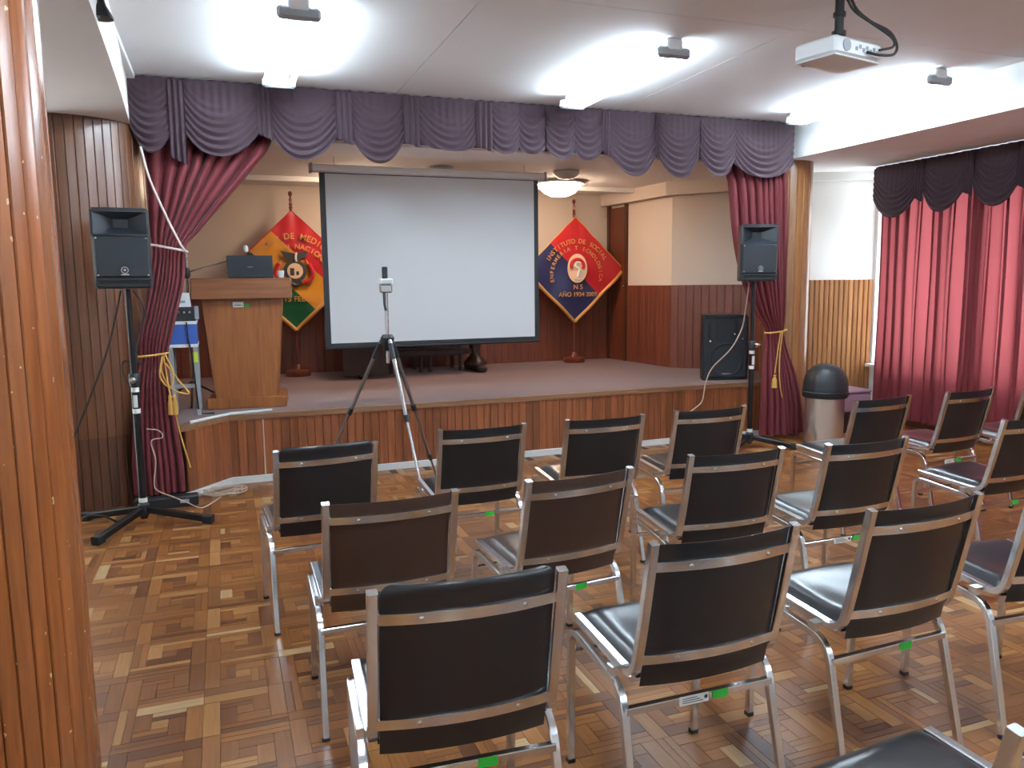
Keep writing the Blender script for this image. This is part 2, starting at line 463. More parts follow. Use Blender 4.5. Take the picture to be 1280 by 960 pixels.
for iy in range(int((6.5+4.2)/0.29)+1):
    for ix in range(int((6.95-x_start)/0.29)+1):
        bx0, by0 = x_start+0.29*ix, y_start+0.29*iy
        for a, b, c, d in block_pieces(ix, iy):
            x0, y0, x1, y1 = bx0+a*U, by0+b*U, bx0+c*U, by0+d*U
            if x1 > 6.96 or x0 < -1.88 or y1 > 6.5: continue
            q = rnd.random()
            if c-a >= 2 and d-b == 1 and q < .55:
                ym = (y0+y1)/2
                pieces += [(x0, y0, x1, ym), (x0, ym, x1, y1)]
            elif d-b >= 2 and c-a == 1 and q < .12:
                xm = (x0+x1)/2
                pieces += [(x0, y0, xm, y1), (xm, y0, x1, y1)]
            else: pieces.append((x0, y0, x1, y1))
def piece_rank(p):
    x, y = (p[0]+p[2])/2, (p[1]+p[3])/2
    u, v, zc = visible_size(x, y)
    if zc <= 0 or not (0 < u < 1280 and 0 < v < 960) or u < 118: return 0
    for cx, cy, ca, cs, ck, cl in CHAIRS:
        if abs(x-cx) < .34 and -0.3 < y-cy < .6: return 0
        # hidden behind the backrest
        t = (cy-0.0)/y if y > cy else 9
        if t < 1 and 1.55*(1-t) < .88 and 1.55*(1-t) > .42 and abs(x*t-cx) < .22: return 0
    return (p[2]-p[0])*(p[3]-p[1])/zc**3
order = sorted(range(len(pieces)), key=lambda i: -piece_rank(pieces[i]))
single = set(order[:300])
GAP = 0.0003
def parquet_mesh(name, plist):
    vs = []; fs = []; uvs = []; tones = []
    for (x0, y0, x1, y1, tone, dz) in plist:
        o = len(vs); g = GAP; e = 0.0006
        z = dz
        vs += [(x0+g,y0+g,-.008),(x1-g,y0+g,-.008),(x1-g,y1-g,-.008),(x0+g,y1-g,-.008),
               (x0+g+e,y0+g+e,z),(x1-g-e,y0+g+e,z),(x1-g-e,y1-g-e,z),(x0+g+e,y1-g-e,z)]
        quads = [(4,5,6,7),(0,1,5,4),(1,2,6,5),(2,3,7,6),(3,0,4,7)]
        alongx = (x1-x0) >= (y1-y0)
        for q in quads:
            fs.append(tuple(o+i for i in q))
            for i in q:
                vx, vy, _ = vs[o+i]
                uvs += [vx-x0, vy-y0] if alongx else [vy-y0, vx-x0]
        tones += [tone]*8
    me = bpy.data.meshes.new(name); me.from_pydata(vs, [], fs)
    uvl = me.uv_layers.new(name='UVMap'); uvl.data.foreach_set('uv', uvs)
    at = me.attributes.new('tone', 'FLOAT', 'POINT'); at.data.foreach_set('value', tones)
    me.materials.append(M['parquet']); me.update(); return me
shapes = {}
rest = []
for i, p in enumerate(pieces):
    if i in single:
        w, d = round((p[2]-p[0])/U*2)/2, round((p[3]-p[1])/U*2)/2
        if (w, d) not in shapes: shapes[(w, d)] = parquet_mesh('parquet_block', [(-w*U/2, -d*U/2, w*U/2, d*U/2, 0.0, 0.0)])
        put('parquet_block', shapes[(w, d)], floor, ((p[0]+p[2])/2, (p[1]+p[3])/2, rnd.uniform(-.0004, .0002)))
    else:
        rest.append((*p, rnd.random(), rnd.uniform(-.0004, .0002)))
fr = put('parquet_field', parquet_mesh('parquet_field', rest), floor); fr['kind'] = 'stuff'

# ---- board helpers
def board_mesh(w, h, d=0.018, ch=0.004, mat='panel'):
    """upright board, face towards -y, chamfered long edges, base centre at origin"""
    a = w/2-0.0008
    poly = [(-a, 0), (-a, -d+ch), (-a+ch, -d), (a-ch, -d), (a, -d+ch), (a, 0)]
    return MB().prism(poly, 0, h).mesh('board', M[mat])
def boards(parent, p0, p1, z0, h, w, mat, flip=False, name='board', d=0.018, ch=0.004):
    """a row of boards along the line p0 -> p1; the face looks to the right-hand side of that direction"""
    a, b = Vector((*p0, 0)), Vector((*p1, 0)); L = (b-a).length
    n = max(1, round(L/w)); w = L/n
    me = board_mesh(w, h, d, ch, mat); t = (b-a)/L
    for i in range(n):
        c = a+t*(w*(i+.5))
        put(name, me, parent, (c.x, c.y, z0), math.atan2(t.y, t.x))

# ---- walls of the hall
wall_left = structure(MB().box((-1.95, -4.2, 0), (-1.85, 6.2, SOF)).build('wall_left', M['white_wall']), 'cream wall behind the round wooden column')
wall_back = structure(MB().box((-1.95, -4.3, 0), (7.0, -4.2, CEIL)).build('wall_back', M['white_wall']), 'cream wall behind the seats')
WY0, WY1, WZ0, WZ1 = 0.1, 6.80, 0.62, 2.62
wr = MB().box((6.80, -4.2, 0), (6.98, 9.0, WZ0)).box((6.80, -4.2, WZ1), (6.98, 9.0, SOF+.05)).box((6.80, -4.2, WZ0), (6.98, WY0, WZ1)).box((6.80, WY1, WZ0), (6.98, 9.0, WZ1))
wall_right = structure(wr.build('wall_right', M['white_wall']), 'white wall with the long curtained window')
structure(MB().box((6.775, -4.2, 0), (6.80, 6.3, .11)).build('baseboard_right', M['nosing']), 'brown wooden baseboard under the window curtain')
win = bpy.data.objects.new('window_1', None); COL.objects.link(win); structure(win, 'long aluminium window behind the red curtain')
fm = MB()
for zz in (WZ0, 1.95, WZ1-.05): fm.box((6.86, WY0, zz), (6.92, WY1, zz+.05))
nw = 6
for i in range(nw+1):
    yy = WY0+(WY1-WY0)*i/nw
    fm.box((6.86, yy-.03, WZ0), (6.92, yy+.03, WZ1))
fm.build('window_frame', M['alu'], win)
for i in range(nw):
    ya, yb = WY0+(WY1-WY0)*i/nw+.03, WY0+(WY1-WY0)*(i+1)/nw-.03
    for za, zb in ((WZ0+.05, 1.95), (2.0, WZ1-.05)):
        MB().box((6.886, ya, za), (6.892, yb, zb)).build('pane', M['glass'], win)
MB().box((6.70, WY0-.05, WZ0-.03), (6.86, WY1, WZ0)).build('window_sill', M['white_wall'], win)

# ---- ceiling: large sheets with narrow joints
ceiling = structure(MB().box((-1.95, -4.3, CEIL+.012), (7.0, 6.6, CEIL+.1)).build('ceiling', M['soffit']), 'white hall ceiling of large sheets with thin joints')
xs = [-0.56, 1.37, 3.30, 5.28]; ys = [-4.2, -1.55, 0.3, 2.15, 4.0, 6.5]
for i in range(3):
    for j in range(5):
        MB().box((xs[i]+.003, ys[j]+.003, CEIL), (xs[i+1]-.003, ys[j+1]-.003, CEIL+.014)).build('ceiling_sheet', M['ceiling'], ceiling)
# dropped soffits on both sides
sl = MB(); prof = [(-0.43, -4.2), (-0.43, 3.7), (-0.455, 4.5), (-0.485, 5.3), (-0.52, 6.0), (-0.545, 6.5)]
sl.prism([(-1.9, -4.2)]+prof+[(-0.545, 6.9), (-1.9, 6.9)], SOF-.03, CEIL+.012)
structure(sl.build('trim_1', M['soffit']), 'dropped soffit along the wall above the round wooden columns')
structure(MB().box((5.28, -4.2, SOF), (6.98, 9.0, CEIL+.012)).build('trim_2', M['ceiling']), 'white dropped beam along the window side')
structure(MB().box((-0.60, 2.9, CEIL-.035), (-0.48, 6.3, CEIL)).build('trim_3', M['ceiling']), 'small cornice where the soffit meets the ceiling')

# ---- near round column of wooden boards
def round_column(center, R, z_parts, label, name, n, a0=0.0, a1=2*PI, core='panel_dark', ch=0.004, dep=0.014):
    cx, cy = center
    o = bpy.data.objects.new(name, None); COL.objects.link(o); o.location = (cx, cy, 0); structure(o, label)
    for (z0, z1, mat, rr) in z_parts:
        MB().lathe([(rr-dep, z0), (rr-dep, z1)], n=48).build('column_core', M[core], o)
        da = (a1-a0)/n
        w = 2*rr*math.sin(da/2)
        vs = []; k = 4; half = da/2-0.0009/rr
        poly = [(rr-dep-.004, -half)]+[(rr-ch, -half)]+[(rr, -half+ch/rr+(2*half-2*ch/rr)*i/k) for i in range(k+1)]+[(rr-ch, half), (rr-dep-.004, half)]
        poly = [(r*math.cos(t), r*math.sin(t)) for r, t in poly]
        me = MB().prism(poly, z0, z1).mesh('board', M[mat])
        for i in range(n):
            put('board', me, o, (0, 0, 0), a0+da*(i+.5))
    return o
near_col = round_column((-0.672, 2.68), 0.225, [(0.0, SOF-.03, 'column', .225)], 'round column clad in glossy orange-brown boards with scratches', 'wall_column', 30)
curved = round_column((-1.0, 6.55), 0.55, [(0.0, .515, 'panel_dark', .538), (.515, SOF-.03, 'panel', .55)], 'large curved board-clad wall beside the stage, dark below and lighter above', 'wall_curved', 58)
right_col = round_column((5.46, 6.66), 0.235, [(0.0, SOF, 'slat', .235)], 'wooden board-clad column beside the stage curtain and the bin', 'wall_pillar', 20)

# ---- stage
stage_poly = [(-0.31, 6.12), (0.0, 6.49), (5.3, 6.49), (5.3, 9.45), (-1.0, 9.45), (-1.0, 6.6), (-0.5, 6.4)]
stage = structure(MB().prism(stage_poly, 0, .50).build('floor_stage', M['panel_dark']), 'low wooden stage with mauve carpet and board front')
MB().prism([(-0.30, 6.14), (0.01, 6.47), (5.3, 6.47), (6.0, 7.0), (5.6, 9.45), (-1.0, 9.45), (-1.0, 6.6), (-0.5, 6.4)], .50, ST).build('carpet', M['carpet'], stage)
boards(stage, (0.0, 6.487), (5.28, 6.487), 0.0, .505, .066, 'stage')
boards(stage, (-0.31, 6.117), (0.0, 6.487), 0.0, .505, .09, 'stage')
for a, b in (((-0.33, 6.10), (0.0, 6.465)), ((0.0, 6.465), (2.3, 6.465)), ((2.3, 6.465), (5.25, 6.465))):
    A, B = Vector((*a, .524)), Vector((*b, .524)); t = (B-A).normalized(); nrm = Vector((t.y, -t.x, 0))
    P = [A+nrm*.006, B+nrm*.006, B-nrm*.05, A-nrm*.05]
    MB().prism([(p.x, p.y) for p in P], .506, .546).build('nosing', M['nosing'], stage)
for i, (a, b) in enumerate((((-0.32, 6.085), (-0.01, 6.445)), ((0.0, 6.452), (2.0, 6.452)), ((2.004, 6.452), (4.0, 6.452)), ((4.004, 6.452), (5.2, 6.452)))):
    A, B = Vector((*a, 0)), Vector((*b, 0)); t = (B-A).normalized(); nrm = Vector((t.y, -t.x, 0))
    P = [A+nrm*.018, B+nrm*.018, B-nrm*.012, A-nrm*.012]
    MB().prism([(p.x, p.y) for p in P], 0.0, .052).build('cable_duct', M['duct'], stage)
MB().tube([(0.26, 6.461, .04), (0.26, 6.461, .50)], .006, 8).build('conduit', M['cable_white'], stage)

# stage back and side walls
DADO = 1.485
wall_stage = structure(MB().box((-1.1, 9.38, 0), (5.0, 9.5, STC+.05)).build('wall_stage', M['wall']), 'cream rear wall of the stage above wooden boards')
boards(wall_stage, (-1.0, 9.38), (4.86, 9.38), ST, DADO-ST, .092, 'dado', ch=.003, d=.014)
def side_wall(name, pts, mat, label, dado, bmat, w, z0, top, thick=.1, ch=.003, d=.014, zbase=0):
    o = bpy.data.objects.new(name, None); COL.objects.link(o); structure(o, label)
    for a, b in zip(pts, pts[1:]):
        A, B = Vector(a), Vector(b); t = (B-A).normalized(); nr = Vector((-t.y, t.x))*thick
        MB().prism([tuple(A), tuple(B), tuple(B+nr), tuple(A+nr)], zbase, top).build('wall_panel', M[mat], o)
        boards(o, a, b, z0, dado-z0, w, bmat, ch=ch, d=d)
    return o
sw = side_wall('wall_stage_side', [(4.84, 9.40), (4.95, 8.02), (5.62, 7.30), (5.62, 6.80)], 'wall', 'angled side wall of the stage, cream over wooden boards', 1.51, 'dado', .088, ST, STC+.05)
al = side_wall('wall_alcove', [(5.72, 7.45), (6.80, 6.84)], 'white_wall', 'white alcove wall over narrow wooden slats beside the window', 1.55, 'slat', .052, 0, SOF, ch=.012, d=.022)
structure(MB().prism([(5.72, 7.44), (6.79, 6.83), (6.77, 6.77), (5.69, 7.38)], 2.63, SOF).build('trim_4', M['white_wall']), 'white pelmet strip above the alcove wall')
wall_stage_left = structure(MB().box((-1.1, 6.9, 0), (-1.0, 9.4, STC+.05)).build('wall_stage_left', M['wall']), 'cream side wall of the stage behind the tied curtain')
# stage ceiling and header over the opening
structure(MB().prism([(-1.1, 6.56), (5.3, 6.56), (5.95, 6.9), (5.95, 9.5), (-1.1, 9.5)], STC, STC+.06).build('ceiling_stage', M['ceiling']), 'low white ceiling over the stage')
structure(MB().box((-0.56, 6.47, 2.70), (5.30, 6.56, CEIL+.012)).build('wall_front', M['ceiling']), 'header wall over the stage opening, hidden by the valance')
structure(MB().box((-1.0, 8.60, STC-.05), (4.8, 8.72, STC)).build('trim_5', M['ceiling']), 'shallow beam across the stage ceiling')
structure(MB().prism([(4.80, 9.38), (4.91, 8.0), (5.58, 7.28), (5.50, 7.20), (4.83, 7.96), (4.71, 9.38)], 2.53, STC).build('trim_6', M['wall']), 'cornice along the angled stage side wall')
# door in the side wall of the stage
A, B = Vector((4.835, 9.34)), Vector((4.878, 8.955)); t = (B-A).normalized(); nr = Vector((t.y, -t.x))
door = bpy.data.objects.new('door_1', None); COL.objects.link(door); structure(door, 'dark red-brown wooden door in the stage side wall')
MB().prism([tuple(A+nr*.02), tuple(B+nr*.02), tuple(B), tuple(A)], ST, 2.50).build('door_leaf', M['door'], door)
for P in (A, B): MB().prism([tuple(P+nr*.035-t*.025), tuple(P+nr*.035+t*.025), tuple(P+t*.025), tuple(P-t*.025)], ST, 2.53).build('door_frame', M['panel_dark'], door)
q = B-t*.06+nr*.03
MB().lathe([(.012, 0), (.028, .03), (.02, .05)], (q.x, q.y, 1.5), 12, 'X').build('door_knob', M['silver'], door)

# ================================================================== LIGHTS OF THE PLACE AND ADDED FILL LIGHTS
def batten(x, y0, y1, label):
    t = thing('fluorescent_light', label, 'ceiling light', (x, (y0+y1)/2, 2.90), group='fluorescent lights of the hall')
    h = (y1-y0)/2
    MB().box((-.055, -h, .055), (.055, h, .13), .01).build('housing', M['white_plastic'], t)
    for s in (-1, 1):
        MB().tube([(s*.085, -h+.05, .05), (s*.085, h-.05, .05)], .019, 14).build('tube', M['tube'], t)
        e = s*(h-.025)
        MB().box((-.112, e-.022, .018), (.112, e+.022, .085), .014).build('end_cap', M['grey_plastic'], t)
    return t
batten(0.46, 4.36, 5.90, 'glowing twin-tube ceiling light on the side of the curved board wall')
batten(2.70, 4.36, 5.90, 'glowing twin-tube ceiling light between the two outer ones')
batten(4.88, 4.36, 5.90, 'glowing twin-tube ceiling light next to the dropped beam')
for bx_, bl_ in ((.46, 'added twin-tube fill light over the back row of chairs, on the column side'), (2.70, 'added twin-tube fill light over the back row of chairs, between two others'), (4.88, 'added twin-tube fill light over the back row of chairs, next to the dropped beam')): batten(bx_, .86, 2.40, bl_)  # added row above the frame, brightens the nearer ceiling, chairs and column
batten(0.46, -2.6, -1.06, 'added twin-tube fill light over the rear of the hall, on the column side')  # added row of three behind the camera, fill for near column and chairs
batten(2.70, -2.6, -1.06, 'added twin-tube fill light over the rear of the hall, between two others')
batten(4.88, -2.6, -1.06, 'added twin-tube fill light over the rear of the hall, next to the dropped beam')
def stage_lamp(x, y, label):
    t = thing('stage_ceiling_lamp', label, 'ceiling lamp', (x, y, STC), group='warm lamps of the stage')
    MB().lathe([(.285, -.035), (.29, -.02), (.28, -.012), (.05, 0)], n=32).build('plate', M['dome'], t)
    MB().lathe([(.02, -.17), (.10, -.16), (.17, -.13), (.22, -.08), (.245, -.036)], n=32).build('glass_bowl', M['warm_glass'], t)
stage_lamp(3.63, 8.25, 'glowing warm bowl lamp on the stage ceiling beside the screen')
stage_lamp(1.45, 8.25, 'glowing warm bowl lamp hidden behind the projection screen')
for x, y, lab in ((2.06, 7.56, 'unlit round glass lamp on the stage ceiling above the screen'), (3.36, 7.46, 'unlit round glass lamp on the stage ceiling above the lit one')):
    t = thing('round_ceiling_lamp', lab, 'ceiling lamp', (x, y, STC), group='unlit lamps of the stage')
    MB().lathe([(.13, -.02), (.13, 0)], n=28).build('base_ring', M['grey_plastic'], t)
    MB().lathe([(.03, -.085), (.08, -.075), (.12, -.045), (.135, -.018)], n=28).build('glass_dome', M['dome'], t)

# ================================================================== CHAIRS
def lean(z): return .083*max(0, (.859-z))/.391
def make_chair(kind):
    vin = M['vinyl_brown'] if kind == 'brown' else M['vinyl']
    t = thing('stacking_chair', 'chair', 'chair', group='chairs set out in rows facing the stage')
    W = .22
    # side frames: upright bending into the seat rail
    for s in (-1, 1):
        P = fillet([(s*W, -.002, .859), (s*W, lean(.62), .62), (s*W, .092, .462), (s*W, .462, .486)], .06, 7)
        MB().tube(P, .0125, square=True, up=(1, 0, 0)).build('side_frame', M['chrome'], t)
        P = fillet([(s*.233, .487, .012), (s*.2355, .474, .452), (s*.238, .30, .437)], .055, 7)
        leg = MB().tube(P, .0115, square=True, up=(1, 0, 0)).build('leg', M['chrome'], t)
        MB().tube([(s*.233, .4873, 0), (s*.233, .4868, .013)], .0130, square=True, up=(1, 0, 0)).build('foot_cap', M['rubber'], leg)
        P = fillet([(s*.238, .30, .437), (s*.240, .125, .422), (s*.2475, .0265, .012)], .07, 8)
        leg = MB().tube(P, .0115, square=True, up=(1, 0, 0)).build('leg', M['chrome'], t)
        MB().tube([(s*.248, .0238, 0), (s*.2475, .0295, .013)], .0130, square=True, up=(1, 0, 0)).build('foot_cap', M['rubber'], leg)
        MB().box((s*.238-.012, .17, .430), (s*.238+.006, .20, .462)).build('bracket', M['chrome'], t)
    rear = MB().tube([(-.240, .107, .365), (.240, .107, .365)], .0105, square=True, up=(0, 1, 0)).build('stretcher', M['chrome'], t)
    MB().tube([(-.236, .477, .365), (.236, .477, .365)], .0095, square=True, up=(0, 1, 0)).build('stretcher', M['chrome'], t)
    MB().box((.035, .0945, .353), (.085, .0962, .377)).build('sticker', M['green_sticker'], rear)
    # seat: padded, rolled front
    def seat_s(top):
        def f(u, v):
            x = -.207+.414*u; y = .105+.372*v
            base = .462+.024*v
            ex = min(u, 1-u)/.12; ey = min(v, 1-v)/.14
            e = min(1, math.sqrt(max(0, min(1, ex))))*min(1, math.sqrt(max(0, min(1, ey))))
            dish = -.012*math.exp(-((u-.5)/.3)**2-((v-.4)/.35)**2)
            wob = .0015*math.sin(9*u+4*v)*e
            return (x, y, base+.004+e*(.029+dish)+wob if top else base-.008)
        return f
    mb = MB().grid(seat_s(True), 20, 18)
    n0 = len(mb.v); nu, nv = 20, 18
    low = seat_s(False)
    mb2 = MB(); ring = [(i/nu, 0) for i in range(nu)]+[(1, j/nv) for j in range(nv)]+[(1-i/nu, 1) for i in range(nu)]+[(0, 1-j/nv) for j in range(nv)]
    top = [seat_s(True)(u, v) for u, v in ring]; bot = [low(u, v) for u, v in ring]; k = len(ring)
    mb.add(top+bot, [(i, k+i, k+(i+1) % k, (i+1) % k) for i in range(k)]+[tuple(range(2*k-1, k-1, -1))])
    mb.build('seat', vin, t)
    # backrest: bowed, padded on the sitter's side
    ztop = .870 if kind == 'rounded' else .852
    zb = .437
    def bow(u): return .030*(1-(2*u-1)**2)
    def back_surface(front):
        def f(u, v):
            v = 1-(1-v)**1.7 if kind == 'rounded' else v
            z = zb+(ztop-zb)*v; x = -.205+.41*u
            if kind == 'rounded':
                k = max(0, (v-.93)/.07)
                if k > 0:
                    x *= 1-.14*(1-math.sqrt(max(0, 1-k*k)))
            ex = min(u, 1-u)/.08; ev = min(v, 1-v)/.06
            e = math.sqrt(max(0, min(1, ex)))*math.sqrt(max(0, min(1, ev)))
            y = lean(z)-.004-bow(u)*(.8+.2*v)
            if front: y += .008+.034*e*(1+.2*math.sin(PI*v))
            else: y += .006*(1-e)
            return (x, y, z)
        return f
    mb = MB().grid(back_surface(False), 18, 16)
    fr_ = MB().grid(lambda u, v: back_surface(True)(1-u, v), 18, 16)
    mb.add(fr_.v, fr_.f)
    nu = nv = 16
    ring = [(i/nu, 0) for i in range(nu)]+[(1, j/nv) for j in range(nv)]+[(1-i/nu, 1) for i in range(nu)]+[(0, 1-j/nv) for j in range(nv)]
    a = [back_surface(False)(u, v) for u, v in ring]; b = [back_surface(True)(u, v) for u, v in ring]; k = len(ring)
    mb.add(a+b, [(i, (i+1) % k, k+(i+1) % k, k+i) for i in range(k)])
    mb.build('backrest', vin, t)
    for zc in (.792, .522):
        v = (zc-zb)/(ztop-zb); n = 16; vs = []
        for i in range(n+1):
            u = i/n; x = -.212+.424*u
            yy = lean(zc)-.0045-bow(u)*(.8+.2*v)
            for dy, dz in ((0, -.0145), (-.0035, -.0135), (-.0035, .0135), (0, .0145)):
                vs.append((x, yy+dy-lean(zc)+lean(zc+dz), zc+dz))
        fs = []
        for i in range(n):
            for j in range(3): fs.append((4*i+j, 4*i+4+j, 4*i+5+j, 4*i+1+j))
        st = MB().add(vs, fs).build('back_strip', M['chrome'], t)
        for x in (-.115, .125):
            u = (x+.212)/.424; yy = lean(zc)-.008-bow(u)*(.8+.2*v)
            MB().lathe([(.007, 0), (.006, -.003), (.002, -.0045)], (x, yy+.001, zc), 10, 'Y').build('screw', M['silver'], st)
    return t
protos = {}
for (x, y, a, s, kind, label) in CHAIRS:
    if kind not in protos:
        o = protos[kind] = make_chair(kind)
    else:
        o = copy_tree(protos[kind])
    o.location = (x, y, 0.0003); o.rotation_euler = (0, 0, math.radians(a)); o.scale = (1, 1, s)
    o['label'] = label
    if 'white label' in label or 'dome-topped' in label or 'second counting' in label or 'two places' in label:
        rear = [c for c in o.children if c.name.startswith('stretcher')][0]
        lb = MB().box((-.075, .0940, .352), (.02, .0962, .378)).build('label', M['paper'], rear)
        mb = MB()
        for k in range(3): mb.box((-.066, .0936, .358+.006*k), (.002-.01*k, .0941, .3602+.006*k))
        mb.lathe([(.006, 0), (.006, -.0006)], (.011, .0941, .367), 10, 'Y')
        # print belongs to the label's stretcher (third level is the last one)
        mb.build('label_print', M['ink'], rear)

# ================================================================== CURTAINS AND VALANCES
def drape(name, tab, pleats, mat, label, cat, seed=0, nu=150, nv=70, group=None, belly=.05):
    """tab rows: z, x-left, x-right, y, pleat depth"""
    r = random.Random(seed); ph = [r.uniform(-1, 1) for _ in range(40)]
    z0, z1 = tab[0][0], tab[-1][0]
    def f(u, v):
        z = z0+(z1-z0)*v
        xl, xr, y, amp = interp(tab, z)
        k = pleats*u+.28*math.sin(6.3*u+seed)
        p = math.sin(2*PI*k); p = math.copysign(abs(p)**.8, p)
        i = int(k) % 40
        w = xr-xl
        y2 = y+amp*p*(1+.35*ph[i])-belly*min(1, w*2)*math.sin(PI*u)
        x2 = xl+w*u+.3*amp*math.cos(2*PI*k)*min(1, w*3)
        return (x2, y2, z)
    o = MB().grid(f, nu, nv).build(name, mat)
    return tag(o, label, cat, group)
left_tab = [(2.86, -.50, .50, 6.42, .018), (2.6, -.48, .40, 6.38, .026), (2.45, -.472, .29, 6.33, .028), (2.2, -.465, .08, 6.28, .024), (1.95, -.455, -.13, 6.24, .018), (1.83, -.44, -.222, 6.20, .010),
            (1.62, -.47, -.240, 6.17, .020), (1.40, -.515, -.295, 6.14, .024), (1.15, -.57, -.36, 6.10, .014), (1.07, -.57, -.38, 6.10, .010),
            (.9, -.605, -.375, 6.08, .018), (.5, -.655, -.345, 6.05, .026), (.2, -.672, -.325, 6.04, .030), (.085, -.668, -.325, 6.04, .030)]
# the tied stage curtains are shaped cloth with their cords as parts
lc = drape('stage_curtain', left_tab, 8, M['curtain'], 'wine red stage curtain tied twice, with gold rope and white cord, beside the lectern', 'curtain', 3)
def ring(c, rx, ry, n=28, tilt=0.0):
    return [(c[0]+rx*math.cos(2*PI*i/n), c[1]+ry*math.sin(2*PI*i/n), c[2]+tilt*rx*math.cos(2*PI*i/n)) for i in range(n)]
MB().tube(ring((-.335, 6.185, 1.83), .125, .075, tilt=-.2), .009, 8, closed=True).build('tie_cord', M['white_rope'], lc)
MB().tube(smooth_path([(-.465, 6.130, 2.52), (-.42, 6.120, 2.3), (-.33, 6.120, 2.05), (-.25, 6.120, 1.86), (-.215, 6.140, 1.80)]), .008, 8).build('hanging_cord', M['white_rope'], lc)
MB().tube(ring((-.488, 6.100, 1.075), .115, .07, tilt=.1), .008, 8, closed=True).build('tie_rope', M['rope'], lc)
rp = MB()
for k, pts in enumerate(([(-.40, 6.010, 1.075), (-.42, 5.990, .97), (-.36, 5.980, .84), (-.25, 5.980, .80), (-.30, 5.980, .88), (-.39, 5.990, 1.02)],
                         [(-.39, 6.010, 1.08), (-.345, 5.980, .96), (-.37, 5.980, .85), (-.43, 5.980, .93), (-.41, 6.000, 1.07)],
                         [(-.40, 6.010, 1.07), (-.385, 5.980, .9), (-.37, 5.970, .78)], [(-.345, 5.960, .66), (-.32, 5.955, .5), (-.27, 5.950, .27)])):
    rp.tube(smooth_path(pts), .006, 7)
rp.build('rope_bow', M['rope'], lc)
for x in (-.375, -.345):
    MB().lathe([(.006, .14), (.014, .125), (.010, .11), (.017, .08), (.020, 0), (.012, -.004)], (x, 5.960, .66), 12).build('tassel', M['rope'], lc)
right_tab = [(2.86, 4.45, 5.24, 6.42, .018), (2.6, 4.50, 5.20, 6.38, .026), (2.45, 4.52, 5.18, 6.33, .030), (2.0, 4.57, 5.19, 6.32, .028), (1.6, 4.66, 5.19, 6.31, .024), (1.25, 4.82, 5.185, 6.30, .018),
             (1.06, 4.955, 5.17, 6.30, .009), (.95, 4.95, 5.19, 6.30, .016), (.6, 4.90, 5.30, 6.26, .028), (.3, 4.885, 5.36, 6.24, .030), (.05, 4.88, 5.39, 6.24, .030)]
rc = drape('stage_curtain', right_tab, 9, M['curtain'], 'wine red stage curtain tied once with a gold rope, beside the wooden pillar', 'curtain', 8)
MB().tube(ring((5.063, 6.285, 1.06), .115, .07, tilt=.12), .008, 8, closed=True).build('tie_rope', M['rope'], rc)
MB().tube(smooth_path([(5.06, 6.205, 1.07), (5.02, 6.19, .9), (4.985, 6.185, .66)]), .006, 7).tube(smooth_path([(5.08, 6.205, 1.07), (5.04, 6.19, .8), (5.05, 6.185, .55), (5.09, 6.18, .38)]), .006, 7).build('rope_end', M['rope'], rc)
MB().lathe([(.006, .13), (.016, .12), (.010, .105), (.022, .08), (.028, 0), (.012, -.004)], (4.98, 6.18, .52), 12).build('tassel', M['rope'], rc)

def swag(u_w, x0, x1, zt, zn, zl, y, seed):
    """hanging half-moon of cloth between x0 and x1: top zt, corners zn, lowest zl"""
    r = random.Random(seed); nf = 5+r.random(); asym = r.uniform(-.12, .12); w = x1-x0; ph = r.uniform(0, 6)
    def f(u, v):
        uu = u+asym*math.sin(PI*u)*.5
        shape = max(0, 1-abs(2*uu-1)**2.2)
        zb = zn-(zn-zl)*shape
        z = zt+(zb-zt)*v
        sd = (zt-z)-.24*min(1, w*1.6)*shape          # nested hanging folds
        k = 1/(1+math.exp(-28*(sd-.02)))
        fold = math.sin(2*PI*sd/.058+ph)
        gath = math.sin(2*PI*(x0+w*u)*17+ph)*(1-k)
        yy = y-.04*math.sin(PI*u)*(.25+.75*v)-.011*fold*k*(.4+.6*shape)-.005*gath*(.3+v)
        return (x0+w*u, yy, z)
    return MB().grid(f, max(16, int(w*80)), 60)
def jabot(x0, x1, zt, zb, y, seed):
    def f(u, v):
        z = zt+(zb-zt)*v-.05*v*u
        return (x0+(x1-x0)*u, y-.02-.014*math.sin(2*PI*3*u+seed)*(.4+.6*v), z)
    return MB().grid(f, 24, 16)
val = thing('stage_valance', 'long dark plum swagged valance across the top of the stage opening', 'valance', (2.31, 6.22, 0))
offs = Matrix.Translation((-2.31, -6.36, 0)) @ Matrix.Diagonal((.979, 1, 1, 1))
def vpart(mb, name): mb.xform(offs).build(name, M['valance'], val)
def head(u, v):
    x = -.545+5.82*u
    return (x, 6.40-.010*math.sin(2*PI*x*11)-.006*math.sin(2*PI*x*4.3), CEIL-.004-.375*v)
vpart(MB().grid(head, 420, 6), 'header')
SW = [(-.545,-.26,2.70,2.51),(-.20,.345,2.70,2.505),(.43,.91,2.68,2.505),(1.03,1.445,2.69,2.505),(1.56,2.06,2.69,2.625),(2.18,2.435,2.69,2.62),(2.43,2.67,2.69,2.635),(2.68,2.945,2.69,2.60),(2.94,3.21,2.69,2.605),(3.27,3.75,2.69,2.485),(3.77,4.21,2.69,2.49),(4.22,4.60,2.69,2.51),(4.58,5.275,2.66,2.52)]
for i, (a, b, zn, zl) in enumerate(SW): vpart(swag(0, a, b, CEIL-.02, 1.55+(zn-1.55)*.979, 1.55+(zl-1.55)*.979, 6.375-.004*(i % 2), i), 'swag')
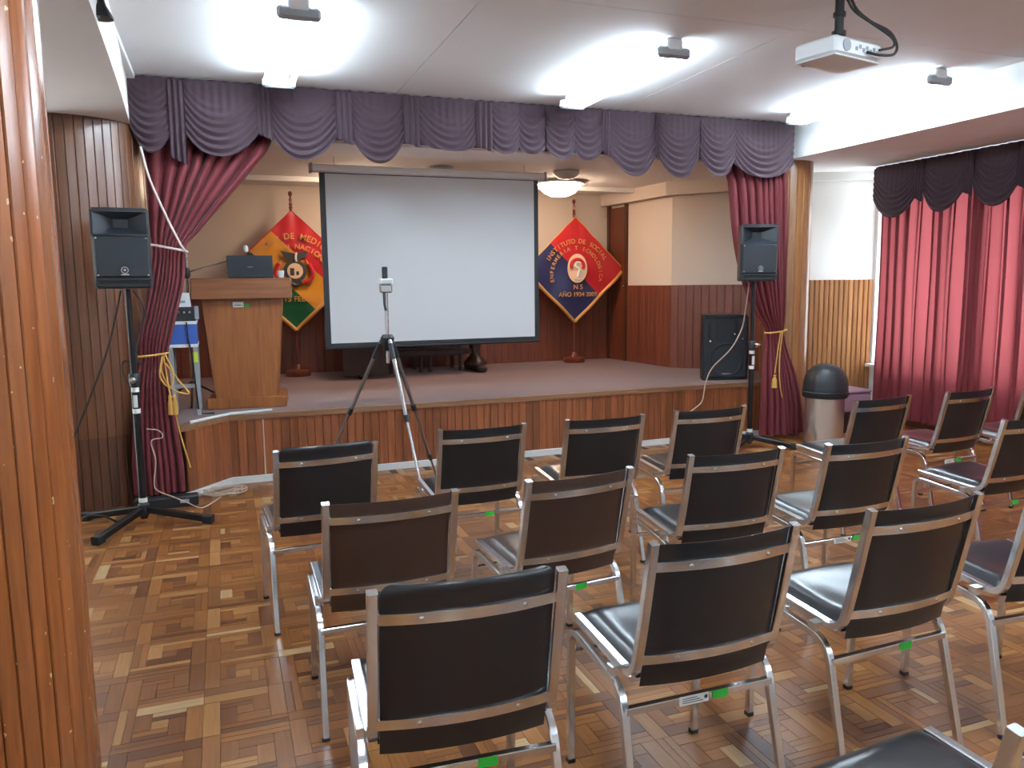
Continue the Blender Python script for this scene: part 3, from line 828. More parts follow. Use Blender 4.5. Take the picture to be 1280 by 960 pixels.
for i, (a, b, zb) in enumerate(((-.285, -.17, 2.47), (.33, .44, 2.665), (.905, 1.035, 2.665), (1.44, 1.57, 2.665), (2.05, 2.19, 2.66), (3.20, 3.28, 2.67), (3.74, 3.78, 2.67))):
    vpart(jabot(a, b, CEIL-.03, zb, 6.375, i), 'gathered_tail')

# window curtains with light coming through, in panels with narrow slits between
edges = [6.53, 5.90, 5.53, 5.255, 4.6, 3.9, .15]
gapw = [.0, .022, .018, .018, .02, .03]
wlabels = ['red pleated window curtain beside the alcove wall', 'red pleated window curtain second from the alcove wall', 'red pleated window curtain third from the alcove wall', 'red pleated window curtain fourth from the alcove wall', 'red pleated window curtain fifth from the alcove wall', 'very wide red pleated window curtain along the back rows of chairs']
for i in range(len(edges)-1):
    y1, y0 = edges[i]-gapw[i], edges[i+1]
    L = y1-y0; r = random.Random(40+i); n = max(3, round(L/.125)); ph = r.uniform(0, 6)
    def f(u, v, y0=y0, L=L, n=n, ph=ph):
        k = n*u+.35*math.sin(4*u+ph)
        p = math.sin(2*PI*k+.25*math.sin(3*v+ph)); p = math.copysign(abs(p)**.75, p)
        amp = .034+.012*v
        return (6.575+amp*p+.006*math.sin(7*v+5*u), y0+L*u+.036*math.sin(4*PI*k)*math.sin(PI*u)**.3, 2.62-2.515*v)
    o = MB().grid(f, n*14, 30).build('window_curtain', M['window_curtain'])
    tag(o, wlabels[i], 'curtain', 'red window curtains')
MB_rod = MB().tube([(6.585, .05, 2.64), (6.585, 6.50, 2.64)], .012, 10).build('curtain_rod', M['silver'])
tag(MB_rod, 'metal rod carrying the red window curtains', 'rod')
wv = thing('window_valance', 'dark plum swagged valance above the red window curtains', 'valance', (6.52, 3.3, 0))
rot = Matrix.Translation((-6.52, -3.3, 0)) @ Matrix.Translation((6.50, 0, 0)) @ Matrix.Rotation(-PI/2, 4, 'Z')
# local run: x along -y of the room (x = -Y), face looks to -X of the room
WS = [(-6.56,-6.00,2.38,2.17),(-5.93,-5.47,2.37,2.18),(-5.38,-4.94,2.36,2.18)]
q = -4.86
while q < -.2: WS.append((q, q+.5, 2.36, 2.18)); q += .57
def whead(u, v):
    x = -6.58+6.45*u
    return (x, -.010*math.sin(2*PI*x*11)-.006*math.sin(2*PI*x*4.3), SOF-.006-.33*v)
MB().grid(whead, 420, 6).xform(rot).build('header', M['valance'], wv)
for i, (a, b, zn, zl) in enumerate(WS): swag(0, a, b, SOF-.03, zn, zl, -.03-.003*(i % 2), 50+i).xform(rot).build('swag', M['valance'], wv)
for i in range(len(WS)-1): jabot(WS[i][1]-.01, WS[i+1][0]+.01, SOF-.03, 2.34, -.03, i).xform(rot).build('gathered_tail', M['valance'], wv)

# ================================================================== PROJECTION SCREEN
sc = thing('projection_screen', 'white pull-down projection screen hanging over the stage', 'screen', (1.90, 7.2, .985))
MB().box((-1.10, -.045, 1.552), (1.11, .045, 1.62), .012).build('screen_case', M['white_plastic'], sc)
for s in (-1, 1): MB().box((s*1.105-.012, -.05, 1.545), (s*1.105+.012, .05, 1.628), .006).build('case_end', M['grey_plastic'], sc)
MB().box((-1.035, -.002, 0.0), (1.04, .002, 1.56)).build('black_border', M['black'], sc)
MB().box((-.985, -.0035, .045), (.995, -.002, 1.545)).build('screen_surface', M['screen'], sc)
MB().tube([(-1.035, 0, .0), (1.04, 0, .0)], .014, 10).build('bottom_bar', M['black_metal'], sc)
for x in (-.9, .9): MB().tube([(x, 0, 1.62), (x, 0, STC-.985)], .004, 6).build('hanger', M['silver'], sc)

# ================================================================== LECTERN AND WHAT IS ON IT
lx, ly = .180, 7.02
lec = thing('lectern', 'wooden lectern with tapering front and thick slab top on the stage', 'lectern', (lx, ly, ST), math.radians(-6))
MB().box((-.315, -.20, 0), (.315, .22, .09), .006).build('base', M['lectern'], lec)
hb, ht = .245, .315
MB().prism_y([(-hb, .09), (hb, .09), (ht, .905), (-ht, .905)], -.165, -.140).build('front_panel', M['lectern'], lec)
for s in (-1, 1):
    vs = [(s*hb, -.150, .09), (s*hb, .19, .09), (s*ht, .19, .905), (s*ht, -.150, .905)]
    vs += [(x-s*.022, y, z) for x, y, z in vs]
    fs = [(0,1,2,3),(7,6,5,4),(0,4,5,1),(1,5,6,2),(2,6,7,3),(3,7,4,0)]
    MB().add(vs, fs if s > 0 else [f[::-1] for f in fs]).build('side_panel', M['lectern'], lec)
MB().box((-.385, -.235, .905), (.390, .24, 1.075), .006).build('top_slab', M['lectern_top'], lec)
lb = MB().box((-.075, -.1695, .838), (.010, -.1655, .882)).build('name_plate', M['paper'], lec)
MB().box((-.060, -.171, .852), (-.006, -.1695, .858)).lathe([(.004, 0), (.004, -.001)], (-.066, -.1695, .848), 8, 'Y').lathe([(.004, 0), (.004, -.001)], (.002, -.1695, .848), 8, 'Y').build('plate_print', M['ink'], lb)
MB().box((.018, -.1690, .840), (.052, -.1655, .868)).build('sticker', M['green_sticker'], lec)
ct = math.cos(math.radians(-6)); sn = math.sin(math.radians(-6))
def lw(x, y, z): return (lx+ct*x-sn*y, ly+sn*x+ct*y, ST+z)
lap = thing('laptop', 'open dark grey laptop seen from the back of its lid on the lectern', 'laptop', lw(.075, -.075, 1.0755), math.radians(-6))
MB().box((-.18, -.04, 0), (.18, .20, .018), .004).build('keyboard_base', M['laptop'], lap)
MB().box((-.18, -.050, .006), (.18, -.040, .186), .003, Matrix.Rotation(math.radians(8), 3, 'X'), (0, -.04, .006)).build('lid', M['laptop'], lap)
MB().box((-.02, -.0515, .09), (.02, -.0505, .096), 0, Matrix.Rotation(math.radians(8), 3, 'X'), (0, -.04, .006)).build('lid_mark', M['grey_plastic'], lap)
gm = thing('gooseneck_microphone', 'small gooseneck microphone with pale foam head behind the laptop lid', 'microphone', lw(.05, .22, 1.075), 0)
MB().lathe([(.035, 0), (.035, .02), (.015, .03)], n=16).build('base', M['black'], gm)
MB().tube(smooth_path([(0, 0, .02), (.02, -.02, .12), (.005, -.03, .20), (-.02, -.05, .235)]), .006, 8).build('neck', M['black_metal'], gm)
MB().lathe([(.008, -.03), (.02, -.02), (.022, .01), (.015, .028), (.004, .032)], (-.03, -.055, .25), 14).build('head', M['white_plastic'], gm)
cup = tag(MB().lathe([(.02, 0), (.026, .03), (.03, .06), (.024, .062)], lw(.31, .02, 1.0755), 14).build('small_adapter', M['white_plastic']), 'small white adapter standing beside the laptop on the lectern', 'adapter')
# boom microphone stand behind the curtain
ms = thing('microphone_stand', 'silver boom microphone stand between curtain and lectern', 'microphone stand', (-.27, 7.25, ST))
MB().tube([(0, 0, .22), (.012, 0, 1.29)], .011, 10).build('pole', M['silver'], ms)
for k in range(3):
    a = .5+k*2*PI/3
    MB().tube([(0, 0, .20), (.30*math.cos(a), .30*math.sin(a), .014)], .009, 8).build('leg', M['black_metal'], ms)
MB().lathe([(.02, 0), (.03, .03), (.03, .06), (.02, .09)], (.01, 0, 1.08), 12).build('clamp', M['black'], ms)
MB().tube([(-.12, -.01, 1.09), (.36, .03, 1.235)], .007, 8).build('boom', M['silver'], ms)
MB().tube([(.36, .03, 1.235), (.44, .036, 1.26)], .013, 10).build('microphone', M['black'], ms)
# side cart with mixer
ctp = (-.30, 6.80, ST)
cart = thing('equipment_cart', 'grey metal cart with a blue panel behind the tied curtain', 'cart', ctp)
for x in (-.09, .09):
    for y in (-.17, .17): MB().tube([(x, y, 0), (x, y, .56)], .016, square=True, up=(1, 0, 0)).build('leg', M['grey_plastic'], cart)
MB().box((-.11, -.19, .54), (.11, .19, .565)).build('lower_tray', M['white_plastic'], cart)
MB().box((-.108, -.188, .565), (.108, .188, .72)).build('blue_panel', M['blue'], cart)
MB().box((-.11, -.195, .72), (.11, .195, .742)).build('top', M['white_plastic'], cart)
MB().box((-.09, -.18, .22), (.09, -.162, .25)).build('crossbar', M['grey_plastic'], cart)
MB().box((.074, -.1885, .42), (.106, -.1865, .50)).build('sticker', M['yellow'], cart)
mx = thing('audio_mixer', 'small black audio mixer with cables on the blue-panelled cart', 'mixer', (-.295, 6.80, ST+.7425))
MB().box((-.105, -.15, 0), (.105, .15, .11), .008).build('body', M['black'], mx)
for k in range(4): MB().lathe([(.012, 0), (.012, -.02), (.009, -.026)], (-.06+.04*k, -.15, .07), 10, 'Y').build('plug', M['silver'], mx)
MB().box((.095, -.152, .015), (.125, -.13, .115)).build('side_bracket', M['grey_plastic'], mx)
wb = thing('white_receiver', 'small white box standing on the black audio mixer', 'device', (-.285, 6.74, ST+.853))
MB().prism_y([(-.06, 0), (.06, 0), (.05, .11), (-.045, .11)], -.04, .06).build('body', M['white_plastic'], wb)
MB().box((-.02, -.042, .03), (.02, -.04, .05)).build('button', M['grey_plastic'], wb)
MB().tube(smooth_path([(-.262, 6.60, ST+.735), (-.26, 6.59, ST+.70), (-.255, 6.59, ST+.6), (-.235, 6.60, ST+.45), (-.215, 6.60, ST+.1), (-.2, 6.66, ST+.008), (-.1, 6.62, ST+.008)]), .006, 7).xform(Matrix.Translation(-Vector(cart.location))).build('cable', M['cable_black'], cart)

# ================================================================== SPEAKERS
def cabinet(w, h, dback, d, n=1):
    """trapezoid plan: front (y = 0) wide, back narrower, bevelled"""
    f, b = w/2, w/2*.62
    return [(-f+.012, 0), (f-.012, 0), (f, .015), (f-.01, d*.35), (b, d), (-b, d), (-f+.01, d*.35), (-f, .015)]
def pa_speaker(loc, rz, label):
    t = thing('loudspeaker', label, 'loudspeaker', loc, rz, group='loudspeakers on stands')
    W, H, D = .345, .525, .30
    mb = MB()
    poly = cabinet(W, H, .62, D)
    # rings with the horn mouth left to a part: closed body, slightly domed top
    mb.prism([(x*.97, .006+y*.97) for x, y in poly], 0, .012); mb.prism(poly, .012, .347)
    mb.prism([(x, max(y, .10)) for x, y in poly], .347, .505)
    mb.prism(poly, .505, H-.012); mb.prism([(x*.95, .012+y*.94) for x, y in poly], H-.012, H)
    mb.build('cabinet', M['black'], t)
    # flared horn mouth let into the upper front
    a_, z0_, z1_ = .158, .355, .498
    o_ = [(-.1725, 0, .347), (.1725, 0, .347), (.1725, 0, .505), (-.1725, 0, .505)]
    m_ = [(-a_, -.002, z0_), (a_, -.002, z0_), (a_, -.002, z1_), (-a_, -.002, z1_)]
    n_ = [(-.045, .085, .400), (.045, .085, .400), (.045, .085, .455), (-.045, .085, .455)]
    b_ = [(x, .101, z) for x, _, z in o_]
    fs = []
    for i in range(4):
        j = (i+1) % 4
        fs += [(i, j, 4+j, 4+i), (4+i, 4+j, 8+j, 8+i), (12+i, 12+j, j, i)]
    fs.append((8, 9, 10, 11))
    MB().add(o_+m_+n_+b_, fs).build('horn', M['horn'], t)
    MB().box((-.168, -.010, .342), (.168, .001, .352), .003).build('horn_lip', M['horn'], t)
    MB().box((-.160, -.016, .075), (.160, .002, .340), .006).build('grille', M['grille'], t)
    g = t.children[-1]
    for x in (-.147, .147):
        for z in (.087, .327): MB().lathe([(.006, 0), (.006, -.002), (.003, -.003)], (x, -.0155, z), 8, 'Y').build('screw', M['silver'], t)
    bd = MB().lathe([(.0235, 0), (.0235, -.003)], (.01, -.0155, .120), 20, 'Y').box((-.014, -.0185, .087), (.034, -.0155, .095)).build('badge', M['silver'], t)
    MB().lathe([(.017, 0), (.017, -.001)], (.01, -.0186, .120), 20, 'Y').build('badge_ring', M['black'], bd)
    MB().lathe([(.009, 0), (.009, -.001)], (.01, -.0197, .120), 14, 'Y').build('badge_centre', M['silver'], bd)
    pt = MB()
    for a, b in (((-.165, -.020, .012), (.165, .002, .026)), ((-.165, -.020, .052), (.165, .002, .064)), ((-.165, -.020, .012), (-.15, .002, .064)), ((.15, -.020, .012), (.165, .002, .064))): pt.box(a, b, .002)
    pt.build('port_frame', M['black'], t)
    MB().box((-.12, .08, H-.002), (.12, .12, H+.006), .002).build('handle', M['black'], t)
    return t
def speaker_stand(loc, rz, top, label, leg_dirs, reach):
    t = thing('speaker_stand', label, 'speaker stand', loc, rz, group='speaker stands')
    MB().tube([(0, 0, .035), (0, 0, .98)], .024, 14).build('lower_pole', M['black_metal'], t)
    MB().tube([(0, 0, .97), (0, 0, top)], .0185, 12).build('upper_pole', M['black_metal'], t)
    MB().lathe([(.03, .92), (.034, .94), (.034, .99), (.028, 1.0)], n=16).build('collar', M['black'], t)
    MB().lathe([(.006, -.085), (.02, -.08), (.02, -.05), (.008, -.045), (.008, 0)], (0, -.02, .965), 12, 'Y').build('clamp_knob', M['silver'], t)
    for z in (.74, .88): MB().lathe([(.0247, z), (.0247, z+.03)], n=16).build('pole_band', M['paper'], t)
    MB().box((-.013, -.0265, .78), (.013, -.0235, .86)).build('pole_label', M['paper'], t)
    MB().lathe([(.0265, .145), (.0265, .175)], n=16).build('white_ring', M['paper'], t)
    MB().lathe([(.03, .05), (.036, .06), (.036, .13), (.028, .14)], n=16).build('hub', M['black'], t)
    for a in leg_dirs:
        c, s = math.cos(a), math.sin(a)
        lg = MB().tube([(c*.03, s*.03, .095), (c*(reach-.02), s*(reach-.02), .028)], .021, square=True, up=(0, 0, 1)).build('leg', M['black_metal'], t)
        MB().tube([(c*(reach-.06), s*(reach-.06), .031), (c*reach, s*reach, .028)], .0265, square=True, up=(0, 0, 1)).build('rubber_foot', M['rubber'], lg)
        MB().lathe([(.008, 0), (.006, .004)], (c*(reach-.10), s*(reach-.10), .057), 8).build('bolt', M['silver'], lg)
    return t
st_a = speaker_stand((-.555, 5.58, 0), 0, 1.544, 'black tripod stand in front of the curved board wall', (math.radians(-22), math.radians(-122), math.radians(150)), .46)
spk_a = pa_speaker((-.560, 5.455, 1.546), math.radians(4), 'black loudspeaker with round badge on a stand at the curved board wall')
spk_a.scale = (.95, .95, .945)
st_b = speaker_stand((4.585, 6.02, 0), 0, 1.544, 'black tripod stand in front of the rope-tied curtain at the pillar', (math.radians(-40), math.radians(-150), math.radians(80)), .42)
spk_b = pa_speaker((4.545, 5.895, 1.546), math.radians(-18), 'black loudspeaker with round badge on a stand at the wooden pillar')
spk_b.scale = (.97, .97, .96)
MB().tube(smooth_path([(-.63, 5.9, 1.535), (-.66, 5.92, 1.42), (-.74, 5.95, 1.15), (-.86, 5.95, .85), (-.98, 5.93, .55), (-1.02, 5.88, .2), (-.98, 5.84, .01)]), .006, 7).xform(Matrix.Translation((.03-0.0, -.28, 0))).xform(Matrix.Translation(-Vector(st_a.location))).build('cable', M['cable_black'], st_a)
MB().tube(smooth_path([(-.56, 5.9, 1.535), (-.5, 5.93, 1.40), (-.53, 5.93, 1.28), (-.57, 5.92, 1.12), (-.545, 5.92, 1.05), (-.64, 5.92, 1.08), (-.655, 5.92, 1.0), (-.62, 5.92, .9), (-.61, 5.92, .75)]), .005, 7).xform(Matrix.Translation((.03-0.0, -.28, 0))).xform(Matrix.Translation(-Vector(st_a.location))).build('cable', M['cable_black'], st_a)
tag(MB().tube(smooth_path([(-.51, 5.65, .62), (-.44, 5.67, .60), (-.42, 5.68, .55), (-.49, 5.67, .53), (-.47, 5.67, .4), (-.49, 5.67, .24), (-.47, 5.67, .19), (-.40, 5.70, .14), (-.30, 5.75, .07), (-.22, 5.80, .008), (-.16, 5.86, .008), (-.08, 6.05, .008)]), .004, 7).build('cable', M['cable_white']), 'pale cable running down the stand and over the parquet to the coil', 'cable')
coil = MB()
rc_ = random.Random(5); pts = []
for i in range(90):
    a = i*.42; rr = .085+.03*math.sin(i*.7)
    pts.append((-.06+rr*math.cos(a)*1.5, 6.17+rr*math.sin(a)*.9, .008+.03*abs(math.sin(i*.23))))
tag(coil.tube(smooth_path(pts, 3), .004, 6).build('cable_coil', M['cable_white']), 'coil of pale cable on the parquet by the stage foot', 'cable')
tag(MB().tube(smooth_path([(-.98, 5.50, .008), (-.9, 5.55, .09), (-.8, 5.6, .07), (-.72, 5.64, .008)]), .007, 7).build('cable', M['cable_black']), 'short grey-black cable arching over the parquet near the curved wall', 'cable')
MB().tube(smooth_path([(4.56, 6.05, 1.535), (4.58, 6.12, 1.3), (4.60, 6.2, 1.1), (4.55, 6.3, .90), (4.42, 6.40, .72), (4.38, 6.44, .58), (4.36, 6.44, .48), (4.33, 6.44, .38), (4.2, 6.43, .30)]), .006, 7).xform(Matrix.Translation(-Vector(st_b.location))).build('cable', M['cable_white'], st_b)
bx = thing('power_box', 'flat black cable box on the parquet under the tied curtain', 'box', (-.45, 5.96, 0))
MB().box((-.20, -.06, 0), (.22, .05, .075), .008, ).build('body', M['black'], bx)
MB().box((.10, -.063, .03), (.16, -.0595, .055)).build('socket', M['grey_plastic'], bx)
tag(MB().tube([(-.27, 6.20, ST+.012), (.02, 6.50, ST+.012), (.34, 6.56, ST+.012)], .012, 8).build('cable_cover', M['duct']), 'white cable cover lying along the stage edge before the lectern', 'cable cover')
# floor monitor on the stage
mo = thing('stage_monitor', 'large black loudspeaker standing on the stage beside the curtain', 'loudspeaker', (4.80, 6.72, ST), math.radians(-16))
poly = cabinet(.47, .66, .62, .36)
MB().prism([(x*.97, .006+y*.97) for x, y in poly], 0, .015).prism(poly, .015, .645).prism([(x*.96, .008+y*.95) for x, y in poly], .645, .665).build('cabinet', M['black'], mo)
MB().box((-.215, -.012, .03), (.215, .001, .635), .006).build('grille', M['grille'], mo)
MB().lathe([(.175, -.001), (.18, -.008), (.165, -.011), (.15, -.006)], (0, -.011, .21), 36, 'Y', False).build('woofer_ring', M['black'], mo)
hn = [(-.10, -.014, .42), (.10, -.014, .42), (.10, -.014, .60), (-.10, -.014, .60), (-.05, -.0125, .47), (.05, -.0125, .47), (.05, -.0125, .55), (-.05, -.0125, .55)]
MB().box((-.11, -.018, .41), (.11, -.012, .425)).box((-.11, -.018, .595), (.11, -.012, .61)).box((-.11, -.018, .425), (-.098, -.012, .595)).box((.098, -.018, .425), (.11, -.012, .595)).build('horn_frame', M['black'], mo)
MB().box((-.19, -.016, .43), (-.165, -.0115, .58)).build('port', M['rubber'], mo)
MB().box((-.045, -.0165, .045), (.055, -.0115, .075)).build('name_plate', M['lilac'], mo)
for x, z in ((-.17, .40), (.085, .47), (.17, .42)): MB().lathe([(.013, 0), (.012, -.004), (.004, -.006)], (x, -.0175, z), 10, 'Y').build('bolt', M['silver'], mo)

# ================================================================== CAMERA TRIPOD
tp = thing('camera_tripod', 'tall silver and grey phone tripod between front row and stage', 'tripod', (1.02, 5.0, 0))
apex = Vector((-.03, 0, 1.20))
for (fx, fy), mname in zip(((-.55, .40), (.42, .38), (.09, -.62)), ('grey_metal', 'grey_metal', 'silver')):
    a = apex+Vector((fx, fy, 0)).normalized()*.04; b = Vector((fx, fy, .012))
    lg = MB().tube([a, a.lerp(b, .40)], .0125, 10).tube([a.lerp(b, .40), a.lerp(b, .72)], .0100, 10).tube([a.lerp(b, .72), b], .0075, 10).build('leg', M[mname], tp)
    for k, r in ((.40, .018), (.72, .015)):
        c = a.lerp(b, k); d_ = (b-a).normalized()
        MB().tube([c-d_*.022, c+d_*.022], r, 10).build('leg_lock', M['black'], lg)
    MB().lathe([(.014, 0), (.012, .03)], (fx, fy, 0), 10).build('rubber_foot', M['rubber'], lg)
    MB().tube([a.lerp(b, .02), a.lerp(b, .10)], .017, 8).build('leg_hinge', M['black'], lg)
MB().lathe([(.028, 1.13), (.04, 1.17), (.045, 1.215), (.03, 1.235)], (-.03, 0, 0), 16).build('spider', M['black'], tp)
MB().tube([(-.03, 0, 1.05), (-.03, 0, 1.50)], .0125, 12).build('centre_column', M['silver'], tp)
MB().tube([(-.045, -.015, 1.50), (-.05, -.05, 1.43), (-.045, -.06, 1.39)], .009, 8).build('pan_handle', M['black'], tp)
MB().box((-.068, -.025, 1.50), (.008, .025, 1.555), .008).build('head', M['silver'], tp)
MB().box((-.072, -.03, 1.555), (.012, .03, 1.59), .005).build('clamp_plate', M['white_plastic'], tp)
MB().box((-.050, -.016, 1.59), (-.018, .016, 1.665), .004).build('phone_clamp', M['black'], tp)

# ================================================================== BIN, BOX
bn = thing('waste_bin', 'steel waste bin with black dome lid beside the wooden pillar', 'bin', (5.31, 5.86, 0))
MB().lathe([(.172, 0), (.175, .02), (.175, .47), (.17, .475)], n=40).build('body', M['steel'], bn)
MB().lathe([(.176, 0), (.178, .012), (.176, .024)], n=40).build('base_ring', M['rubber'], bn)
lid = MB().lathe([(.196, .455), (.205, .47), (.202, .545), (.198, .56), (.197, .60), (.183, .65), (.157, .70), (.115, .742), (.06, .764), (.01, .770)], n=40).build('dome_lid', M['black'], bn)
MB().lathe([(.2045, .50), (.209, .507), (.2045, .515)], n=40, capped=False).build('rim', M['black'], lid)
for k in range(10):
    a = -PI/2-1.0+k*.22
    MB().lathe([(.009, -.003), (.004, .004)], (.206*math.cos(a), .206*math.sin(a), .49), 8).build('rivet', M['black_metal'], lid)
cr = thing('storage_box', 'lilac lidded box with dark lower half behind the dome-topped bin', 'box', (6.02, 6.33, 0))
MB().box((-.17, -.14, 0), (.17, .14, .215), .008).build('lower_box', M['dark_wood'], cr)
MB().box((-.18, -.15, .216), (.18, .15, .40), .012).build('upper_box', M['lilac'], cr)
MB().box((-.185, -.155, .40), (.185, .155, .435), .012).build('lid', M['lilac'], cr)
MB().box((-.08, -.1425, .05), (-.0, -.1405, .085)).build('label', M['paper'], cr)

# ================================================================== FLAGS
def text_verts(txt, size, font_spacing=1.0):
    cu = bpy.data.curves.new('letter', 'FONT'); cu.body = txt; cu.size = size; cu.align_x = 'CENTER'; cu.extrude = .0015; cu.offset = size*.012
    ob = bpy.data.objects.new('letter', cu); COL.objects.link(ob)
    dg = bpy.context.evaluated_depsgraph_get(); me = bpy.data.meshes.new_from_object(ob.evaluated_get(dg))
    vs = [tuple(v.co) for v in me.vertices]; fs = [tuple(p.vertices) for p in me.polygons]
    bpy.data.objects.remove(ob); bpy.data.curves.remove(cu); bpy.data.meshes.remove(me)
    return vs, fs
def arc_text(mb, txt, size, cx, cz, R, a0, a1, y):
    """letters spread over the arc from angle a0 to a1 (degrees, clockwise from the left)"""
    n = len(txt)
    for i, ch in enumerate(txt):
        if ch == ' ': continue
        a = math.radians(a0+(a1-a0)*i/(n-1))
        vs, fs = text_verts(ch, size)
        rr = a-PI/2
        out = []
        for (x, z, d) in vs:
            X = x*math.cos(rr)-z*math.sin(rr); Z = x*math.sin(rr)+z*math.cos(rr)
            out.append((cx+R*math.cos(a)+X, y-d, cz+R*math.sin(a)+Z))
        mb.add(out, fs)
def line_text(mb, txt, size, cx, cz, y, shear=0.0):
    vs, fs = text_verts(txt, size)
    mb.add([(cx+x, y-d, cz+z+shear*x) for x, z, d in vs], fs)
HW, HH = .69, .655
def flag(loc, rz, label, bands, kind):
    t = thing('flag', label, 'flag', loc, rz, group='flags on wooden stands at the back of the stage')
    zc = 1.715-ST
    MB().lathe([(.135, 0), (.14, .01), (.14, .05), (.12, .065), (.05, .075), (.035, .11), (.02, .13)], n=28).build('stand_base', M['flagpole'], t)
    MB().tube([(0, 0, .10), (0, 0, zc+HH+.03)], .015, 12).build('pole', M['flagpole'], t)
    MB().lathe([(.014, 0), (.024, .015), (.014, .035), (.022, .05), (.012, .075), (.017, .10), (.009, .13), (.016, .145), (.024, .165), (.016, .188), (.004, .195)], (0, 0, zc+HH+.02), 14).build('finial', M['flagpole'], t)
    def surf(p, q):
        x = HW*(p-q); z = zc+HH-HH*(p+q)
        fold = .016*math.sin(11*p-3*q)*q+.014*math.sin(13*q+2*p)*p+.01*math.sin(24*(p-q))*(1-min(1, p+q))
        return (x, -.045+fold*.9, z)
    def which(p, q):
        for i, lim in enumerate(bands[1]):
            if q < lim: return i
        return len(bands[1])
    MB().grid(surf, 36, 36, which).build('cloth', [M[b] for b in bands[0]], t)
    MB().tube([surf(i/30, 1) for i in range(31)], .022, 8).tube([surf(1, i/30) for i in range(31)], .022, 8).build('fringe', M['gold'], t)
    MB().tube([surf(i/30, 0) for i in range(31)], .006, 6).tube([surf(0, i/30) for i in range(31)], .006, 6).build('edge_cord', M['gold'] if kind == 'health' else M['flag_red'], t)
    MB().lathe([(.004, .10), (.010, .09), (.014, 0)], (HW-.01, -.05, zc-.16), 10).build('tassel', M['cream'], t)
    y = -.078
    lt = MB()
    if kind == 'health':
        arc_text(lt, 'INSTITUTO DE SOCIAL', .080, .01, zc-.10, .425, 150, 32, y)
        arc_text(lt, 'ENFERMERIA T ECNOLOGICA', .068, .0, zc-.07, .315, 192, -10, y)
        line_text(lt, 'N S', .085, .02, zc-.245, y)
        line_text(lt, 'AÑO 1934 2009', .078, .02, zc-.335, y)
        em = MB().lathe([(1, 0), (1, -.006)], n=36, axis='Y')
        em.v = [(.01+a*.135, b+y+.002, zc+.015+c*.18) for a, b, c in em.v]
        e = em.build('emblem', M['cream'], t)
        rd = MB().tube([(.01+.085*math.cos(a), y-.006, zc+.05+.075*math.sin(a)) for a in [math.radians(d) for d in range(-35, 216, 12)]], .022, 8)
        rd.build('red_arch', M['flag_red'], e)
        MB().tube(smooth_path([(.05, y-.012, zc+.08), (.0, y-.014, zc+.09), (-.02, y-.014, zc+.04), (.03, y-.014, zc+.005), (.02, y-.014, zc-.04), (.01, y-.012, zc-.09)]), .014, 8).build('serpent', M['white_plastic'], e)
        MB().box((.015, y-.012, zc-.10), (.075, y-.004, zc-.01)).tube(smooth_path([(-.03, y-.008, zc-.115), (.03, y-.008, zc-.13), (.08, y-.008, zc-.11)]), .008, 6).build('cup', M['dome'], e)
    else:
        arc_text(lt, 'UNIDAD DE MEDICINA', .092, 0, zc-.11, .46, 146, 28, y)
        arc_text(lt, 'IN NACIONAL', .08, .02, zc-.11, .35, 112, 26, y)
        line_text(lt, 'LA 15 FEB 2013', .085, .03, zc-.335, y)
        em = MB().lathe([(1, 0), (1, -.006)], n=30, axis='Y'); em.v = [(.01+a*.125, b+y+.002, zc+.0+c*.12) for a, b, c in em.v]
        e = em.build('emblem', M['ink'], t)
        em = MB().lathe([(1, 0), (1, -.006)], n=30, axis='Y'); em.v = [(.01+a*.085, b+y-.005, zc+.0+c*.085) for a, b, c in em.v]
        em.build('shield', M['cream'], e)
        MB().box((-.045, y-.014, zc-.05), (.0, y-.011, zc+.03)).box((.02, y-.014, zc-.045), (.05, y-.011, zc-.005)).build('shield_figure', M['ink'], e)
        MB().add([(-.14, y-.004, zc+.22), (.0, y-.004, zc+.12), (.02, y-.004, zc+.19), (-.10, y-.004, zc+.15)], [(0, 3, 1, 2)]).add([(.16, y-.004, zc+.22), (.02, y-.004, zc+.19), (.03, y-.004, zc+.12), (.13, y-.004, zc+.15)], [(0, 1, 2, 3)]).build('bird_wings', M['ink'], e)
        MB().tube(smooth_path([(.03, y-.012, zc+.20), (.02, y-.014, zc+.15), (.025, y-.012, zc+.10)]), .012, 8).build('bird_head', M['white_plastic'], e)
        for s in (-1, 1):
            MB().tube(smooth_path([(s*.16, y, zc+.08), (s*.20, y-.003, zc-.02), (s*.17, y-.003, zc-.10), (s*.09, y, zc-.13)]), .024, 8).build('red_pennant', M['flag_red'], e)
            MB().tube(smooth_path([(s*.13, y, zc+.12), (s*.185, y-.004, zc+.02), (s*.22, y-.004, zc-.06)]), .009, 6).build('gold_ray', M['gold'], e)
        MB().tube(smooth_path([(-.05, y, zc-.12), (.01, y-.003, zc-.16), (.07, y, zc-.12)]), .02, 8).build('ribbon', M['ink'], e)
    lt.build('lettering', M['gold'], t)['kind'] = 'stuff'
flag((0.775, 9.10, ST), 0, 'diamond-hung red, yellow and green flag with coat of arms on a wooden stand', (['flag_red', 'flag_yellow', 'flag_green'], [1/3, 2/3]), 'state')
flag((4.20, 9.10, ST), 0, 'diamond-hung red and navy flag with oval emblem and gold fringe on a wooden stand', (['flag_red', 'flag_navy'], [.5]), 'health')

